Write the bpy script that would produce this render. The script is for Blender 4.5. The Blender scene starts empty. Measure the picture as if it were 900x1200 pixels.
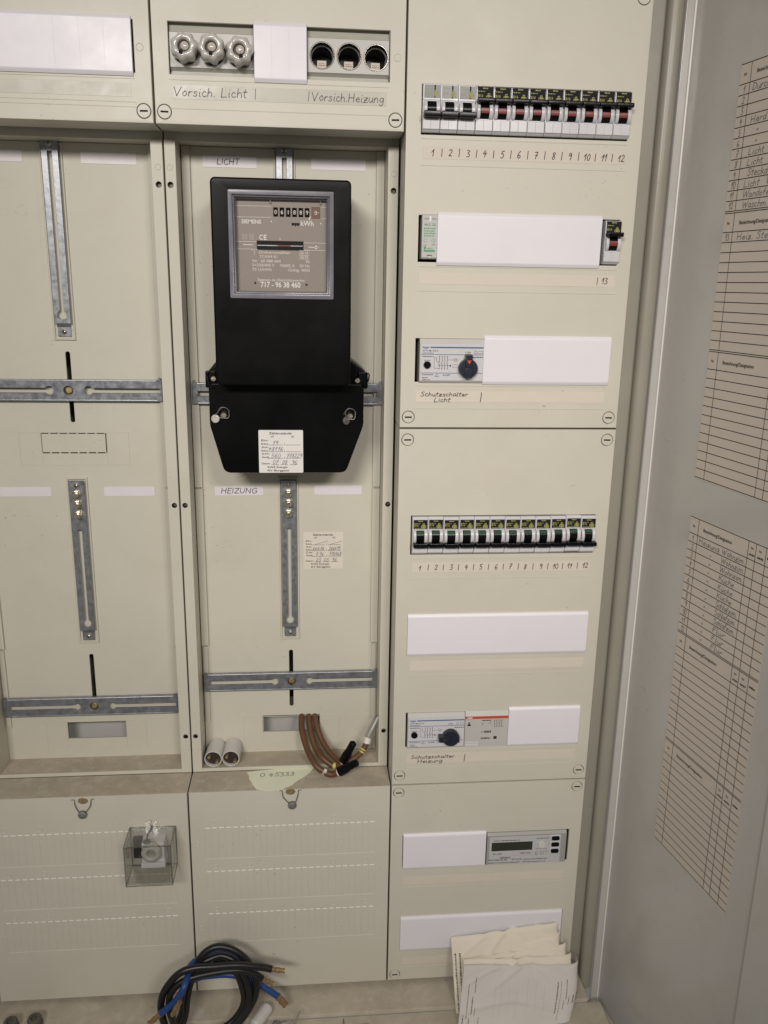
import bpy, bmesh, math, random
from mathutils import Vector, Matrix

# ----------------------------------------------------------------------------
# Meter and distribution cabinet.  All lengths in millimetres (MM = metres each).
# X runs right along the cabinet front, Y into the wall, Z up.
# The front face of the cover panels is the plane y = 0.
# ----------------------------------------------------------------------------
MM = 0.001
random.seed(7)
sc = bpy.context.scene
COL = sc.collection

# ------------------------------------------------------------------ camera
cam = bpy.data.cameras.new("camera")
cam.lens = 36.0 * 996.34 / 1200.0
cam.sensor_width = 36.0
cam.sensor_fit = 'AUTO'
cam.clip_start = 0.02
cam.clip_end = 100
camo = bpy.data.objects.new("camera", cam)
COL.objects.link(camo)
_R = ((0.9959998, -0.0877862, 0.0166701), (-0.0066881, -0.2592774, -0.9657797), (0.0891044, 0.9618050, -0.2588274))
r, d, f = (Vector(v) for v in _R)
m3 = Matrix((r, -d, -f)).transposed()
camo.matrix_world = Matrix.Translation(Vector((-101.09, -932.09, 154.58)) * MM) @ m3.to_4x4()
sc.camera = camo

# ------------------------------------------------------------------ light
world = bpy.data.worlds.new("World")
sc.world = world
world.use_nodes = True
bg = world.node_tree.nodes["Background"]
bg.inputs[0].default_value = (1.0, 0.94, 0.88, 1)
bg.inputs[1].default_value = 0.15


def area_lamp(name, loc, target, sx, sy, power, col, spread):
    l = bpy.data.lights.new(name, 'AREA')
    l.shape = 'RECTANGLE'
    l.size = sx
    l.size_y = sy
    l.energy = power
    l.color = col
    l.spread = math.radians(spread)          # added beam limit, set to shape the brightness falloff over the panels
    o = bpy.data.objects.new(name, l)
    COL.objects.link(o)
    o.location = loc
    o.rotation_euler = (Vector(target) - Vector(loc)).to_track_quat('-Z', 'Y').to_euler()
    return o


area_lamp("ceiling_lamp", (-0.60, -2.00, 0.82), (-0.02, 0, -0.06), 0.60, 0.20, 3.5, (1.0, 0.945, 0.89), 62)
area_lamp("ceiling_lamp", (0.45, -2.10, 0.90), (0.06, 0, -0.06), 0.45, 0.18, 2.0, (1.0, 0.945, 0.89), 62)

sc.cycles.transparent_max_bounces = 32
sc.view_settings.view_transform = 'Standard'
sc.view_settings.look = 'None'
sc.view_settings.exposure = 0.0
sc.view_settings.gamma = 1.0
sc.view_settings.use_curve_mapping = False


# ------------------------------------------------------------------ materials
def mat(name, col, rough=0.5, metal=0.0, var=0.0, vscale=8.0, bump=0.0, bscale=900.0, spec=0.5, stain=None, coat=0.0, speck=0.0):
    """Procedural material.  var: gentle large colour variation, stain: (colour, amount, scale) dirt patches."""
    m = bpy.data.materials.new(name)
    m.use_nodes = True
    nt = m.node_tree
    b = nt.nodes["Principled BSDF"]
    b.inputs["Base Color"].default_value = (*col, 1)
    b.inputs["Roughness"].default_value = rough
    b.inputs["Metallic"].default_value = metal
    b.inputs["Specular IOR Level"].default_value = spec
    b.inputs["Coat Weight"].default_value = coat
    b.inputs["Coat Roughness"].default_value = 0.15
    tc = nt.nodes.new("ShaderNodeNewGeometry")          # world position: no two covers share their marks
    out = None
    if var or stain:
        n = nt.nodes.new("ShaderNodeTexNoise")
        n.inputs["Scale"].default_value = vscale
        n.inputs["Detail"].default_value = 6
        n.inputs["Roughness"].default_value = 0.62
        nt.links.new(tc.outputs["Position"], n.inputs["Vector"])
        mr = nt.nodes.new("ShaderNodeMapRange")
        mr.inputs[1].default_value = 0.3
        mr.inputs[2].default_value = 0.7
        mr.inputs[3].default_value = 1.0 - var
        mr.inputs[4].default_value = 1.0 + var
        nt.links.new(n.outputs["Fac"], mr.inputs[0])
        mx = nt.nodes.new("ShaderNodeVectorMath")
        mx.operation = 'SCALE'
        mx.inputs[0].default_value = col
        nt.links.new(mr.outputs[0], mx.inputs["Scale"])
        out = mx.outputs[0]
        if stain:
            scol, amt, ss = stain
            n2 = nt.nodes.new("ShaderNodeTexNoise")
            n2.inputs["Scale"].default_value = ss
            n2.inputs["Detail"].default_value = 9
            n2.inputs["Roughness"].default_value = 0.7
            n2.inputs["Distortion"].default_value = 0.6
            nt.links.new(tc.outputs["Position"], n2.inputs["Vector"])
            r2 = nt.nodes.new("ShaderNodeMapRange")
            r2.inputs[1].default_value = 0.5
            r2.inputs[2].default_value = 0.72
            r2.inputs[3].default_value = 0.0
            r2.inputs[4].default_value = amt
            nt.links.new(n2.outputs["Fac"], r2.inputs[0])
            mm = nt.nodes.new("ShaderNodeMix")
            mm.data_type = 'RGBA'
            nt.links.new(r2.outputs[0], mm.inputs[0])
            nt.links.new(out, mm.inputs[6])
            mm.inputs[7].default_value = (*scol, 1)
            out = mm.outputs[2]
        if speck:
            # small scuffs and dirt specks, gathered in patches
            n4 = nt.nodes.new("ShaderNodeTexNoise")
            n4.inputs["Scale"].default_value = 190
            n4.inputs["Detail"].default_value = 2
            mp = nt.nodes.new("ShaderNodeMapping")
            mp.inputs["Rotation"].default_value = (0.3, 0.5, 0.9)
            mp.inputs["Scale"].default_value = (1.0, 0.45, 1.6)
            nt.links.new(tc.outputs["Position"], mp.inputs[0])
            nt.links.new(mp.outputs[0], n4.inputs["Vector"])
            n5 = nt.nodes.new("ShaderNodeTexNoise")
            n5.inputs["Scale"].default_value = 10
            n5.inputs["Detail"].default_value = 3
            nt.links.new(tc.outputs["Position"], n5.inputs["Vector"])
            sm = nt.nodes.new("ShaderNodeMath")
            sm.operation = 'MULTIPLY_ADD'
            sm.inputs[1].default_value = 0.55
            nt.links.new(n5.outputs["Fac"], sm.inputs[0])
            nt.links.new(n4.outputs["Fac"], sm.inputs[2])
            r4 = nt.nodes.new("ShaderNodeMapRange")
            r4.inputs[1].default_value = 1.035
            r4.inputs[2].default_value = 1.12
            r4.inputs[3].default_value = 0.0
            r4.inputs[4].default_value = speck
            nt.links.new(sm.outputs[0], r4.inputs[0])
            m4 = nt.nodes.new("ShaderNodeMix")
            m4.data_type = 'RGBA'
            nt.links.new(r4.outputs[0], m4.inputs[0])
            nt.links.new(out, m4.inputs[6])
            m4.inputs[7].default_value = (0.19, 0.165, 0.125, 1)
            out = m4.outputs[2]
        nt.links.new(out, b.inputs["Base Color"])
        # slight gloss variation
        rr = nt.nodes.new("ShaderNodeMapRange")
        rr.inputs[1].default_value = 0.3
        rr.inputs[2].default_value = 0.7
        rr.inputs[3].default_value = max(0.02, rough - 0.07)
        rr.inputs[4].default_value = min(1.0, rough + 0.07)
        nt.links.new(n.outputs["Fac"], rr.inputs[0])
        nt.links.new(rr.outputs[0], b.inputs["Roughness"])
    if bump:
        n3 = nt.nodes.new("ShaderNodeTexNoise")
        n3.inputs["Scale"].default_value = bscale
        n3.inputs["Detail"].default_value = 3
        nt.links.new(tc.outputs["Position"], n3.inputs["Vector"])
        bp = nt.nodes.new("ShaderNodeBump")
        bp.inputs["Strength"].default_value = bump
        bp.inputs["Distance"].default_value = 0.0006
        nt.links.new(n3.outputs["Fac"], bp.inputs["Height"])
        nt.links.new(bp.outputs[0], b.inputs["Normal"])
    return m


def clear_mat(name, tint, gloss_rough=0.05, base=0.06):
    m = bpy.data.materials.new(name)
    m.use_nodes = True
    nt = m.node_tree
    nt.nodes.remove(nt.nodes["Principled BSDF"])
    o = nt.nodes["Material Output"]
    t = nt.nodes.new("ShaderNodeBsdfTransparent")
    t.inputs[0].default_value = (*tint, 1)
    g = nt.nodes.new("ShaderNodeBsdfGlossy")
    g.inputs["Roughness"].default_value = gloss_rough
    g.inputs[0].default_value = (0.9, 0.9, 0.9, 1)
    lw = nt.nodes.new("ShaderNodeLayerWeight")
    lw.inputs["Blend"].default_value = 0.5
    pw = nt.nodes.new("ShaderNodeMath")
    pw.operation = 'POWER'
    pw.inputs[1].default_value = 4.0
    nt.links.new(lw.outputs["Facing"], pw.inputs[0])
    ad = nt.nodes.new("ShaderNodeMath")
    ad.operation = 'MULTIPLY_ADD'
    ad.use_clamp = True
    ad.inputs[1].default_value = 0.55
    ad.inputs[2].default_value = base
    nt.links.new(pw.outputs[0], ad.inputs[0])
    mx = nt.nodes.new("ShaderNodeMixShader")
    nt.links.new(ad.outputs[0], mx.inputs[0])
    nt.links.new(t.outputs[0], mx.inputs[1])
    nt.links.new(g.outputs[0], mx.inputs[2])
    nt.links.new(mx.outputs[0], o.inputs[0])
    return m


DUST = (0.36, 0.31, 0.22)
M = dict(
    perf_glint=mat("perforation painted highlight", (0.86, 0.84, 0.79), 0.3),  # edge highlights of the dashes, put into a lighter colour
    scored=mat("scored edge", (0.72, 0.70, 0.63), 0.35, var=0.15, vscale=60),
    beadglint=mat("pale edge highlight", (0.74, 0.72, 0.68), 0.3),
    cover=mat("beige cover plastic", (0.59, 0.562, 0.475), 0.42, var=0.025, vscale=9, bump=0.05, bscale=700, stain=((0.50, 0.45, 0.36), 0.16, 14), speck=0.45),
    board=mat("beige board plastic", (0.58, 0.553, 0.463), 0.45, var=0.03, vscale=7, bump=0.05, bscale=650, stain=((0.46, 0.41, 0.32), 0.20, 11), speck=0.5),
    ledge=mat("dusty beige ledge", (0.44, 0.39, 0.30), 0.78, var=0.12, vscale=34, bump=0.35, bscale=420, stain=((0.64, 0.59, 0.50), 0.6, 55)),
    steel=mat("painted cabinet steel", (0.285, 0.27, 0.22), 0.36, var=0.05, vscale=6, bump=0.12, bscale=420),
    floor=mat("dusty cabinet floor", (0.48, 0.43, 0.34), 0.74, var=0.12, vscale=30, bump=0.4, bscale=380, stain=((0.66, 0.62, 0.54), 0.55, 45)),
    door=mat("grey door lacquer", (0.49, 0.475, 0.445), 0.20, var=0.015, vscale=3, bump=0.02, bscale=300, spec=0.6, stain=((0.30, 0.26, 0.20), 0.16, 24), speck=0.45),
    white=mat("white blanking plastic", (0.77, 0.745, 0.785), 0.38, var=0.012, vscale=16, bump=0.03, bscale=600),
    device=mat("light grey device plastic", (0.60, 0.59, 0.61), 0.28, var=0.02, vscale=40),
    device_grey=mat("grey device plastic", (0.50, 0.485, 0.46), 0.38, var=0.02, vscale=30),
    device_mid=mat("silver grey device plastic", (0.50, 0.49, 0.50), 0.3, var=0.02, vscale=30),
    device_dark=mat("mid grey device plastic", (0.33, 0.32, 0.30), 0.4, var=0.02, vscale=30),
    fusebase=mat("grey fuse base plastic", (0.43, 0.42, 0.365), 0.4, var=0.03, vscale=18),
    black=mat("black plastic", (0.004, 0.004, 0.0045), 0.24, var=0.1, vscale=30, spec=0.2),
    case=mat("black meter case", (0.0022, 0.0022, 0.0024), 0.30, var=0.1, vscale=12, bump=0.05, bscale=700, spec=0.14),
    dark=mat("dark hollow", (0.010, 0.009, 0.008), 0.9),  # near-black colour standing in for shade inside slots and openings
    threadmetal=mat("dark thread metal", (0.30, 0.28, 0.25), 0.2, metal=1.0),
    socketdark=mat("glossy dark socket", (0.012, 0.009, 0.007), 0.15, coat=0.5),
    brown_dark=mat("dark brown bakelite", (0.035, 0.020, 0.014), 0.5),
    navy=mat("dark blue knob plastic", (0.012, 0.016, 0.028), 0.34),
    zinc=mat("galvanised steel", (0.30, 0.312, 0.335), 0.36, metal=0.72, var=0.26, vscale=140, bump=0.10, bscale=260),
    steelscrew=mat("bright screw metal", (0.62, 0.57, 0.48), 0.28, metal=1.0, var=0.1, vscale=300),
    brass=mat("old brass", (0.42, 0.33, 0.17), 0.45, metal=0.7, var=0.2, vscale=300),
    copper=mat("bare copper strand", (0.34, 0.22, 0.11), 0.5, metal=0.6, var=0.3, vscale=400, bump=0.6, bscale=900),
    lead=mat("lead seal", (0.20, 0.20, 0.20), 0.5, metal=0.6, var=0.2, vscale=200),
    porcelain=mat("grey white porcelain", (0.56, 0.54, 0.50), 0.12, var=0.02, vscale=60, coat=0.5),
    glassy=mat("sight glass", (0.55, 0.50, 0.45), 0.06, coat=1.0),
    chrome=mat("ring metal", (0.62, 0.60, 0.57), 0.28, metal=0.75),
    label=mat("pale paper label", (0.645, 0.585, 0.495), 0.6, var=0.02, vscale=40),
    label_bare=mat("covered label strip", (0.47, 0.445, 0.37), 0.35, var=0.02, vscale=40),
    tab=mat("white label tab", (0.72, 0.675, 0.70), 0.4, var=0.02, vscale=40),
    sticker=mat("white sticker paper", (0.72, 0.69, 0.66), 0.55, var=0.02, vscale=60),
    sticker_old=mat("yellowed sticker paper", (0.68, 0.63, 0.54), 0.55, var=0.02, vscale=60),
    pencil=mat("pencil grey", (0.13, 0.12, 0.12), 0.6),
    ink=mat("black ink", (0.03, 0.028, 0.03), 0.6, spec=0.15),
    biro=mat("blue black biro", (0.07, 0.07, 0.12), 0.6),
    print=mat("black print", (0.016, 0.015, 0.015), 0.6, spec=0.15),
    chart=mat("chart paper", (0.58, 0.52, 0.445), 0.45, var=0.02, vscale=18),
    dial=mat("brown grey dial plate", (0.29, 0.242, 0.205), 0.45, var=0.03, vscale=20),
    bezel=mat("grey window frame", (0.165, 0.16, 0.185), 0.25, var=0.05, vscale=40),
    whiteprint=mat("white print", (0.80, 0.77, 0.72), 0.5),
    greyprint=mat("faint print", (0.68, 0.63, 0.57), 0.5),
    yellow=mat("yellow green print", (0.34, 0.33, 0.10), 0.5),
    palelabel=mat("hazed label", (0.13, 0.127, 0.13), 0.3),
    green=mat("green print", (0.08, 0.33, 0.16), 0.5),
    greenflag=mat("green flag", (0.022, 0.095, 0.04), 0.4),
    drum=mat("brown red drum", (0.17, 0.075, 0.055), 0.5),
    oldscrew=mat("dull old screw", (0.13, 0.11, 0.085), 0.5, metal=0.5, var=0.3, vscale=300),
    redflag=mat("red flag", (0.20, 0.028, 0.020), 0.35),
    orange=mat("orange red mark", (0.62, 0.07, 0.02), 0.45),
    redbar=mat("red brand bar", (0.50, 0.075, 0.035), 0.45),
    blueprint=mat("blue print", (0.055, 0.13, 0.25), 0.5),
    lcd=mat("dark lcd", (0.030, 0.035, 0.022), 0.12, var=0.1, vscale=60),
    cable_brown=mat("brown cable sheath", (0.115, 0.052, 0.022), 0.45, var=0.12, vscale=40, bump=0.1, bscale=300),
    cable_black=mat("black cable sheath", (0.010, 0.010, 0.010), 0.38, var=0.15, vscale=40, bump=0.1, bscale=300),
    cable_blue=mat("blue cable sheath", (0.013, 0.058, 0.21), 0.42, var=0.15, vscale=40, bump=0.1, bscale=300),
    tape_yellow=mat("yellow tape", (0.62, 0.55, 0.16), 0.5),
    tape_white=mat("white tape", (0.74, 0.71, 0.64), 0.5),
    tube=mat("off white tube", (0.62, 0.605, 0.58), 0.35, var=0.02, vscale=40),
    showthrough=mat("print showing through", (0.52, 0.49, 0.45), 0.65),
    greenpaper=mat("pale green paper", (0.80, 0.83, 0.64), 0.75, var=0.03, vscale=30),
    cream=mat("cream paper", (0.75, 0.69, 0.57), 0.7, var=0.04, vscale=20, bump=0.35, bscale=90),
    paper=mat("grey white paper", (0.62, 0.59, 0.55), 0.65, var=0.04, vscale=16, bump=0.35, bscale=80),
    glandgrey=mat("grey rubber", (0.10, 0.09, 0.075), 0.6, var=0.1, vscale=60),
    clear=clear_mat("clear box plastic", (0.90, 0.90, 0.885), 0.08, 0.06),
    clearedge=clear_mat("thick clear edges", (0.66, 0.66, 0.65), 0.1, 0.05),
    clearcap=clear_mat("clear cap plastic", (0.84, 0.84, 0.84), 0.3, 0.16),
    pane=clear_mat("window pane", (0.98, 0.98, 0.98), 0.03, 0.03),
)


# ------------------------------------------------------------------ planes and mesh builder
class Plane:
    """Local frame: u to the right, v up, w out of the surface towards the viewer."""

    def __init__(s, o, u, v, w):
        s.o, s.u, s.v, s.w = Vector(o), Vector(u), Vector(v), Vector(w)

    def __call__(s, u, v, w=0.0):
        return s.o + s.u * u + s.v * v + s.w * w


def front(y=0.0):
    return Plane((0, y, 0), (1, 0, 0), (0, 0, 1), (0, -1, 0))


FR = front(0)
_a = math.radians(100.5)
_dd = Vector((-math.cos(_a), -math.sin(_a), 0))      # along the open door, away from its hinge
DOOR = Plane((292, -4, 0), _dd, (0, 0, 1), (_dd.y, -_dd.x, 0))


def circ(cx, cz, rad, n=24, a0=0.0, a1=2 * math.pi, rz=None):
    full = abs(a1 - a0 - 2 * math.pi) < 1e-6
    k = n if full else n + 1
    rz = rz or rad
    return [(cx + rad * math.cos(a0 + (a1 - a0) * i / n), cz + rz * math.sin(a0 + (a1 - a0) * i / n)) for i in range(k)]


def rect(x0, x1, z0, z1):
    return [(x0, z0), (x1, z0), (x1, z1), (x0, z1)]


def rrect(x0, x1, z0, z1, rad, n=5):
    o = []
    for cx, cz, a in ((x1 - rad, z1 - rad, 0), (x0 + rad, z1 - rad, 90), (x0 + rad, z0 + rad, 180), (x1 - rad, z0 + rad, 270)):
        for i in range(n + 1):
            t = math.radians(a + 90 * i / n)
            o.append((cx + rad * math.cos(t), cz + rad * math.sin(t)))
    return o


def keyhole(x0, x1, zc, h, cx, cr):
    """Slot from x0 to x1 (height h) joined to a round hole at cx (either end)."""
    hh = h / 2
    a = math.asin(hh / cr)
    if cx > x0 + 0.1 and abs(cx - x1) < 1e-6:                     # round end on the right
        arc = circ(cx, zc, cr, 14, math.pi + a - 2 * math.pi, math.pi - a)
        return [(x0, zc - hh)] + arc + [(x0, zc + hh)]
    arc = circ(cx, zc, cr, 14, a, 2 * math.pi - a)
    return [(x1, zc + hh)] + arc + [(x1, zc - hh)]


def smooth(pts, k=6):
    """Catmull-Rom through the points (any dimension)."""
    P = [Vector(p) for p in pts]
    if len(P) < 3:
        return P
    o = []
    for i in range(len(P) - 1):
        p0 = P[i - 1] if i else P[0] * 2 - P[1]
        p1, p2 = P[i], P[i + 1]
        p3 = P[i + 2] if i + 2 < len(P) else P[-1] * 2 - P[-2]
        for j in range(k):
            t = j / k
            o.append(0.5 * ((2 * p1) + (p2 - p0) * t + (2 * p0 - 5 * p1 + 4 * p2 - p3) * t * t + (3 * p1 - p0 - 3 * p2 + p3) * t ** 3))
    o.append(P[-1])
    return o


TEXT = {}
BOLD = ('SIEMENS', 'ABB', 'hager', '717 - 96 38 460', 'C', 'E')
FLIPS = []


def text_geo(s, off=0.014):
    if s not in TEXT:
        c = bpy.data.curves.new("t", 'FONT')
        c.body = s
        c.size = 1.0
        c.resolution_u = 3
        c.offset = 0.022 if s in BOLD else off
        o = bpy.data.objects.new("t", c)
        COL.objects.link(o)
        dg = bpy.context.evaluated_depsgraph_get()
        me = bpy.data.meshes.new_from_object(o.evaluated_get(dg))
        vs = [(v.co.x, v.co.y) for v in me.vertices]
        fs = [tuple(p.vertices) for p in me.polygons]
        bpy.data.objects.remove(o)
        bpy.data.curves.remove(c)
        bpy.data.meshes.remove(me)
        TEXT[s] = (vs, fs)
    return TEXT[s]


# Single stroke handwriting: glyph = (advance, [strokes]); cap height 1, baseline 0.
HAND = {
    '0': (.62, [[(.3, 1), (.08, .75), (.06, .3), (.25, 0), (.46, .25), (.47, .75), (.28, 1)]]),
    '1': (.5, [[(.02, .55), (.34, 1)], [(.34, 1), (.24, 0)]]),
    '2': (.62, [[(.06, .8), (.22, 1), (.44, .9), (.38, .55), (.05, .03)], [(.05, .03), (.3, .08), (.55, 0)]]),
    '3': (.6, [[(.08, .95), (.3, 1), (.46, .82), (.2, .56), (.47, .35), (.36, .04), (.04, .06)]]),
    '4': (.62, [[(.28, 1), (.05, .48)], [(.05, .48), (.55, .52)], [(.42, .8), (.3, 0)]]),
    '5': (.62, [[(.55, 1), (.18, .96)], [(.18, .96), (.12, .58)], [(.12, .58), (.36, .6), (.46, .32), (.3, .02), (.04, .06)]]),
    '6': (.6, [[(.4, 1), (.12, .6), (.07, .2), (.26, 0), (.46, .22), (.3, .46), (.1, .28)]]),
    '7': (.6, [[(.04, .94), (.52, 1)], [(.52, 1), (.32, .5), (.2, 0)], [(.14, .48), (.48, .52)]]),
    '8': (.6, [[(.46, .85), (.28, 1), (.1, .82), (.28, .55), (.44, .25), (.24, 0), (.06, .22), (.28, .55), (.47, .85)]]),
    '9': (.6, [[(.44, .82), (.24, 1), (.06, .76), (.22, .55), (.44, .82)], [(.44, .86), (.42, .4), (.32, 0)]]),
    'V': (.75, [[(.02, 1), (.28, 0)], [(.28, 0), (.66, 1)]]),
    'L': (.62, [[(.12, 1), (.04, 0)], [(.04, 0), (.5, .03)]]),
    'I': (.3, [[(.12, 1), (.08, 0)]]),
    'C': (.7, [[(.58, .88), (.34, 1), (.06, .6), (.14, .1), (.38, 0), (.6, .12)]]),
    'H': (.78, [[(.1, 1), (.04, 0)], [(.62, 1), (.56, 0)], [(.07, .5), (.6, .52)]]),
    'T': (.68, [[(.0, .97), (.64, 1)], [(.32, .98), (.28, 0)]]),
    'E': (.62, [[(.1, 1), (.04, 0)], [(.1, 1), (.54, 1)], [(.07, .52), (.45, .54)], [(.04, 0), (.5, .02)]]),
    'Z': (.7, [[(.06, .98), (.6, 1)], [(.6, 1), (.02, 0)], [(.02, 0), (.6, .03)]]),
    'U': (.74, [[(.08, 1), (.04, .3), (.26, 0), (.54, .3), (.6, 1)]]),
    'N': (.78, [[(.04, 0), (.1, 1)], [(.1, 1), (.56, 0)], [(.56, 0), (.64, 1)]]),
    'G': (.78, [[(.62, .86), (.36, 1), (.06, .6), (.14, .1), (.4, 0), (.62, .16)], [(.62, .16), (.62, .46)], [(.62, .46), (.38, .46)]]),
    'S': (.62, [[(.5, .9), (.3, 1), (.1, .8), (.3, .54), (.46, .26), (.26, 0), (.02, .1)]]),
    'K': (.66, [[(.1, 1), (.05, 0)], [(.55, .98), (.08, .45)], [(.2, .56), (.55, 0)]]),
    'F': (.58, [[(.12, 1), (.04, 0)], [(.12, 1), (.54, 1)], [(.08, .55), (.42, .56)]]),
    'W': (1.0, [[(.04, 1), (.2, 0)], [(.2, 0), (.46, .8)], [(.46, .8), (.62, 0)], [(.62, 0), (.92, 1)]]),
    'D': (.74, [[(.08, 1), (.04, 0)], [(.06, 1), (.44, .9), (.6, .5), (.4, .06), (.04, 0)]]),
    'a': (.56, [[(.42, .5), (.22, .58), (.06, .3), (.16, .02), (.38, .2), (.43, .5)], [(.43, .52), (.42, .12), (.52, 0)]]),
    'c': (.5, [[(.4, .48), (.22, .58), (.06, .28), (.2, 0), (.44, .1)]]),
    'd': (.58, [[(.42, .46), (.22, .58), (.06, .28), (.18, 0), (.42, .2)], [(.48, 1), (.42, 0)]]),
    'e': (.52, [[(.06, .28), (.42, .36), (.26, .58), (.07, .32), (.18, .02), (.44, .1)]]),
    'f': (.42, [[(.42, .94), (.24, 1), (.16, .6), (.12, 0)], [(.0, .55), (.36, .58)]]),
    'g': (.58, [[(.44, .5), (.22, .58), (.06, .3), (.2, .04), (.42, .3)], [(.46, .55), (.42, -.2), (.18, -.4), (.04, -.22)]]),
    'h': (.56, [[(.14, 1), (.06, 0)], [(.08, .35), (.28, .58), (.42, .4), (.42, 0)]]),
    'i': (.3, [[(.14, .55), (.1, .1), (.2, 0)], [(.16, .82), (.18, .86)]]),
    'k': (.54, [[(.14, 1), (.06, 0)], [(.44, .58), (.1, .26)], [(.2, .34), (.46, 0)]]),
    'l': (.3, [[(.18, 1), (.08, .15), (.2, 0)]]),
    'm': (.84, [[(.08, .55), (.05, 0)], [(.06, .35), (.24, .57), (.35, .4), (.34, 0)], [(.35, .35), (.54, .57), (.68, .4), (.68, 0)]]),
    'n': (.58, [[(.1, .55), (.06, 0)], [(.07, .32), (.28, .57), (.43, .4), (.43, 0)]]),
    'o': (.54, [[(.26, .58), (.06, .3), (.2, 0), (.42, .24), (.3, .56), (.24, .58)]]),
    'r': (.46, [[(.1, .55), (.06, 0)], [(.07, .3), (.24, .54), (.42, .5)]]),
    's': (.48, [[(.4, .5), (.22, .58), (.12, .42), (.36, .2), (.22, 0), (.02, .08)]]),
    't': (.42, [[(.22, .95), (.14, .15), (.3, 0)], [(.0, .62), (.38, .66)]]),
    'u': (.58, [[(.08, .55), (.08, .12), (.26, 0), (.44, .3)], [(.46, .55), (.44, .1), (.54, 0)]]),
    'w': (.72, [[(.04, .55), (.16, 0)], [(.16, 0), (.34, .5)], [(.34, .5), (.46, 0)], [(.46, 0), (.66, .55)]]),
    'z': (.54, [[(.08, .54), (.44, .56)], [(.44, .56), (.04, 0)], [(.04, 0), (.46, .03)], [(.12, .28), (.38, .3)]]),
    'ü': (.58, [[(.08, .55), (.08, .12), (.26, 0), (.44, .3)], [(.46, .55), (.44, .1), (.54, 0)], [(.14, .8), (.16, .86)], [(.38, .8), (.4, .86)]]),
    '.': (.28, [[(.08, .0), (.11, .06)]]),
    ',': (.28, [[(.12, .05), (.04, -.18)]]),
    '/': (.5, [[(.0, 0), (.5, 1)]]),
    '"': (.4, [[(.08, .45), (.06, .2)], [(.26, .45), (.24, .2)]]),
    '|': (.2, [[(.1, 1.1), (.08, -.1)]]),
    ' ': (.42, []),
}


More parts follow.
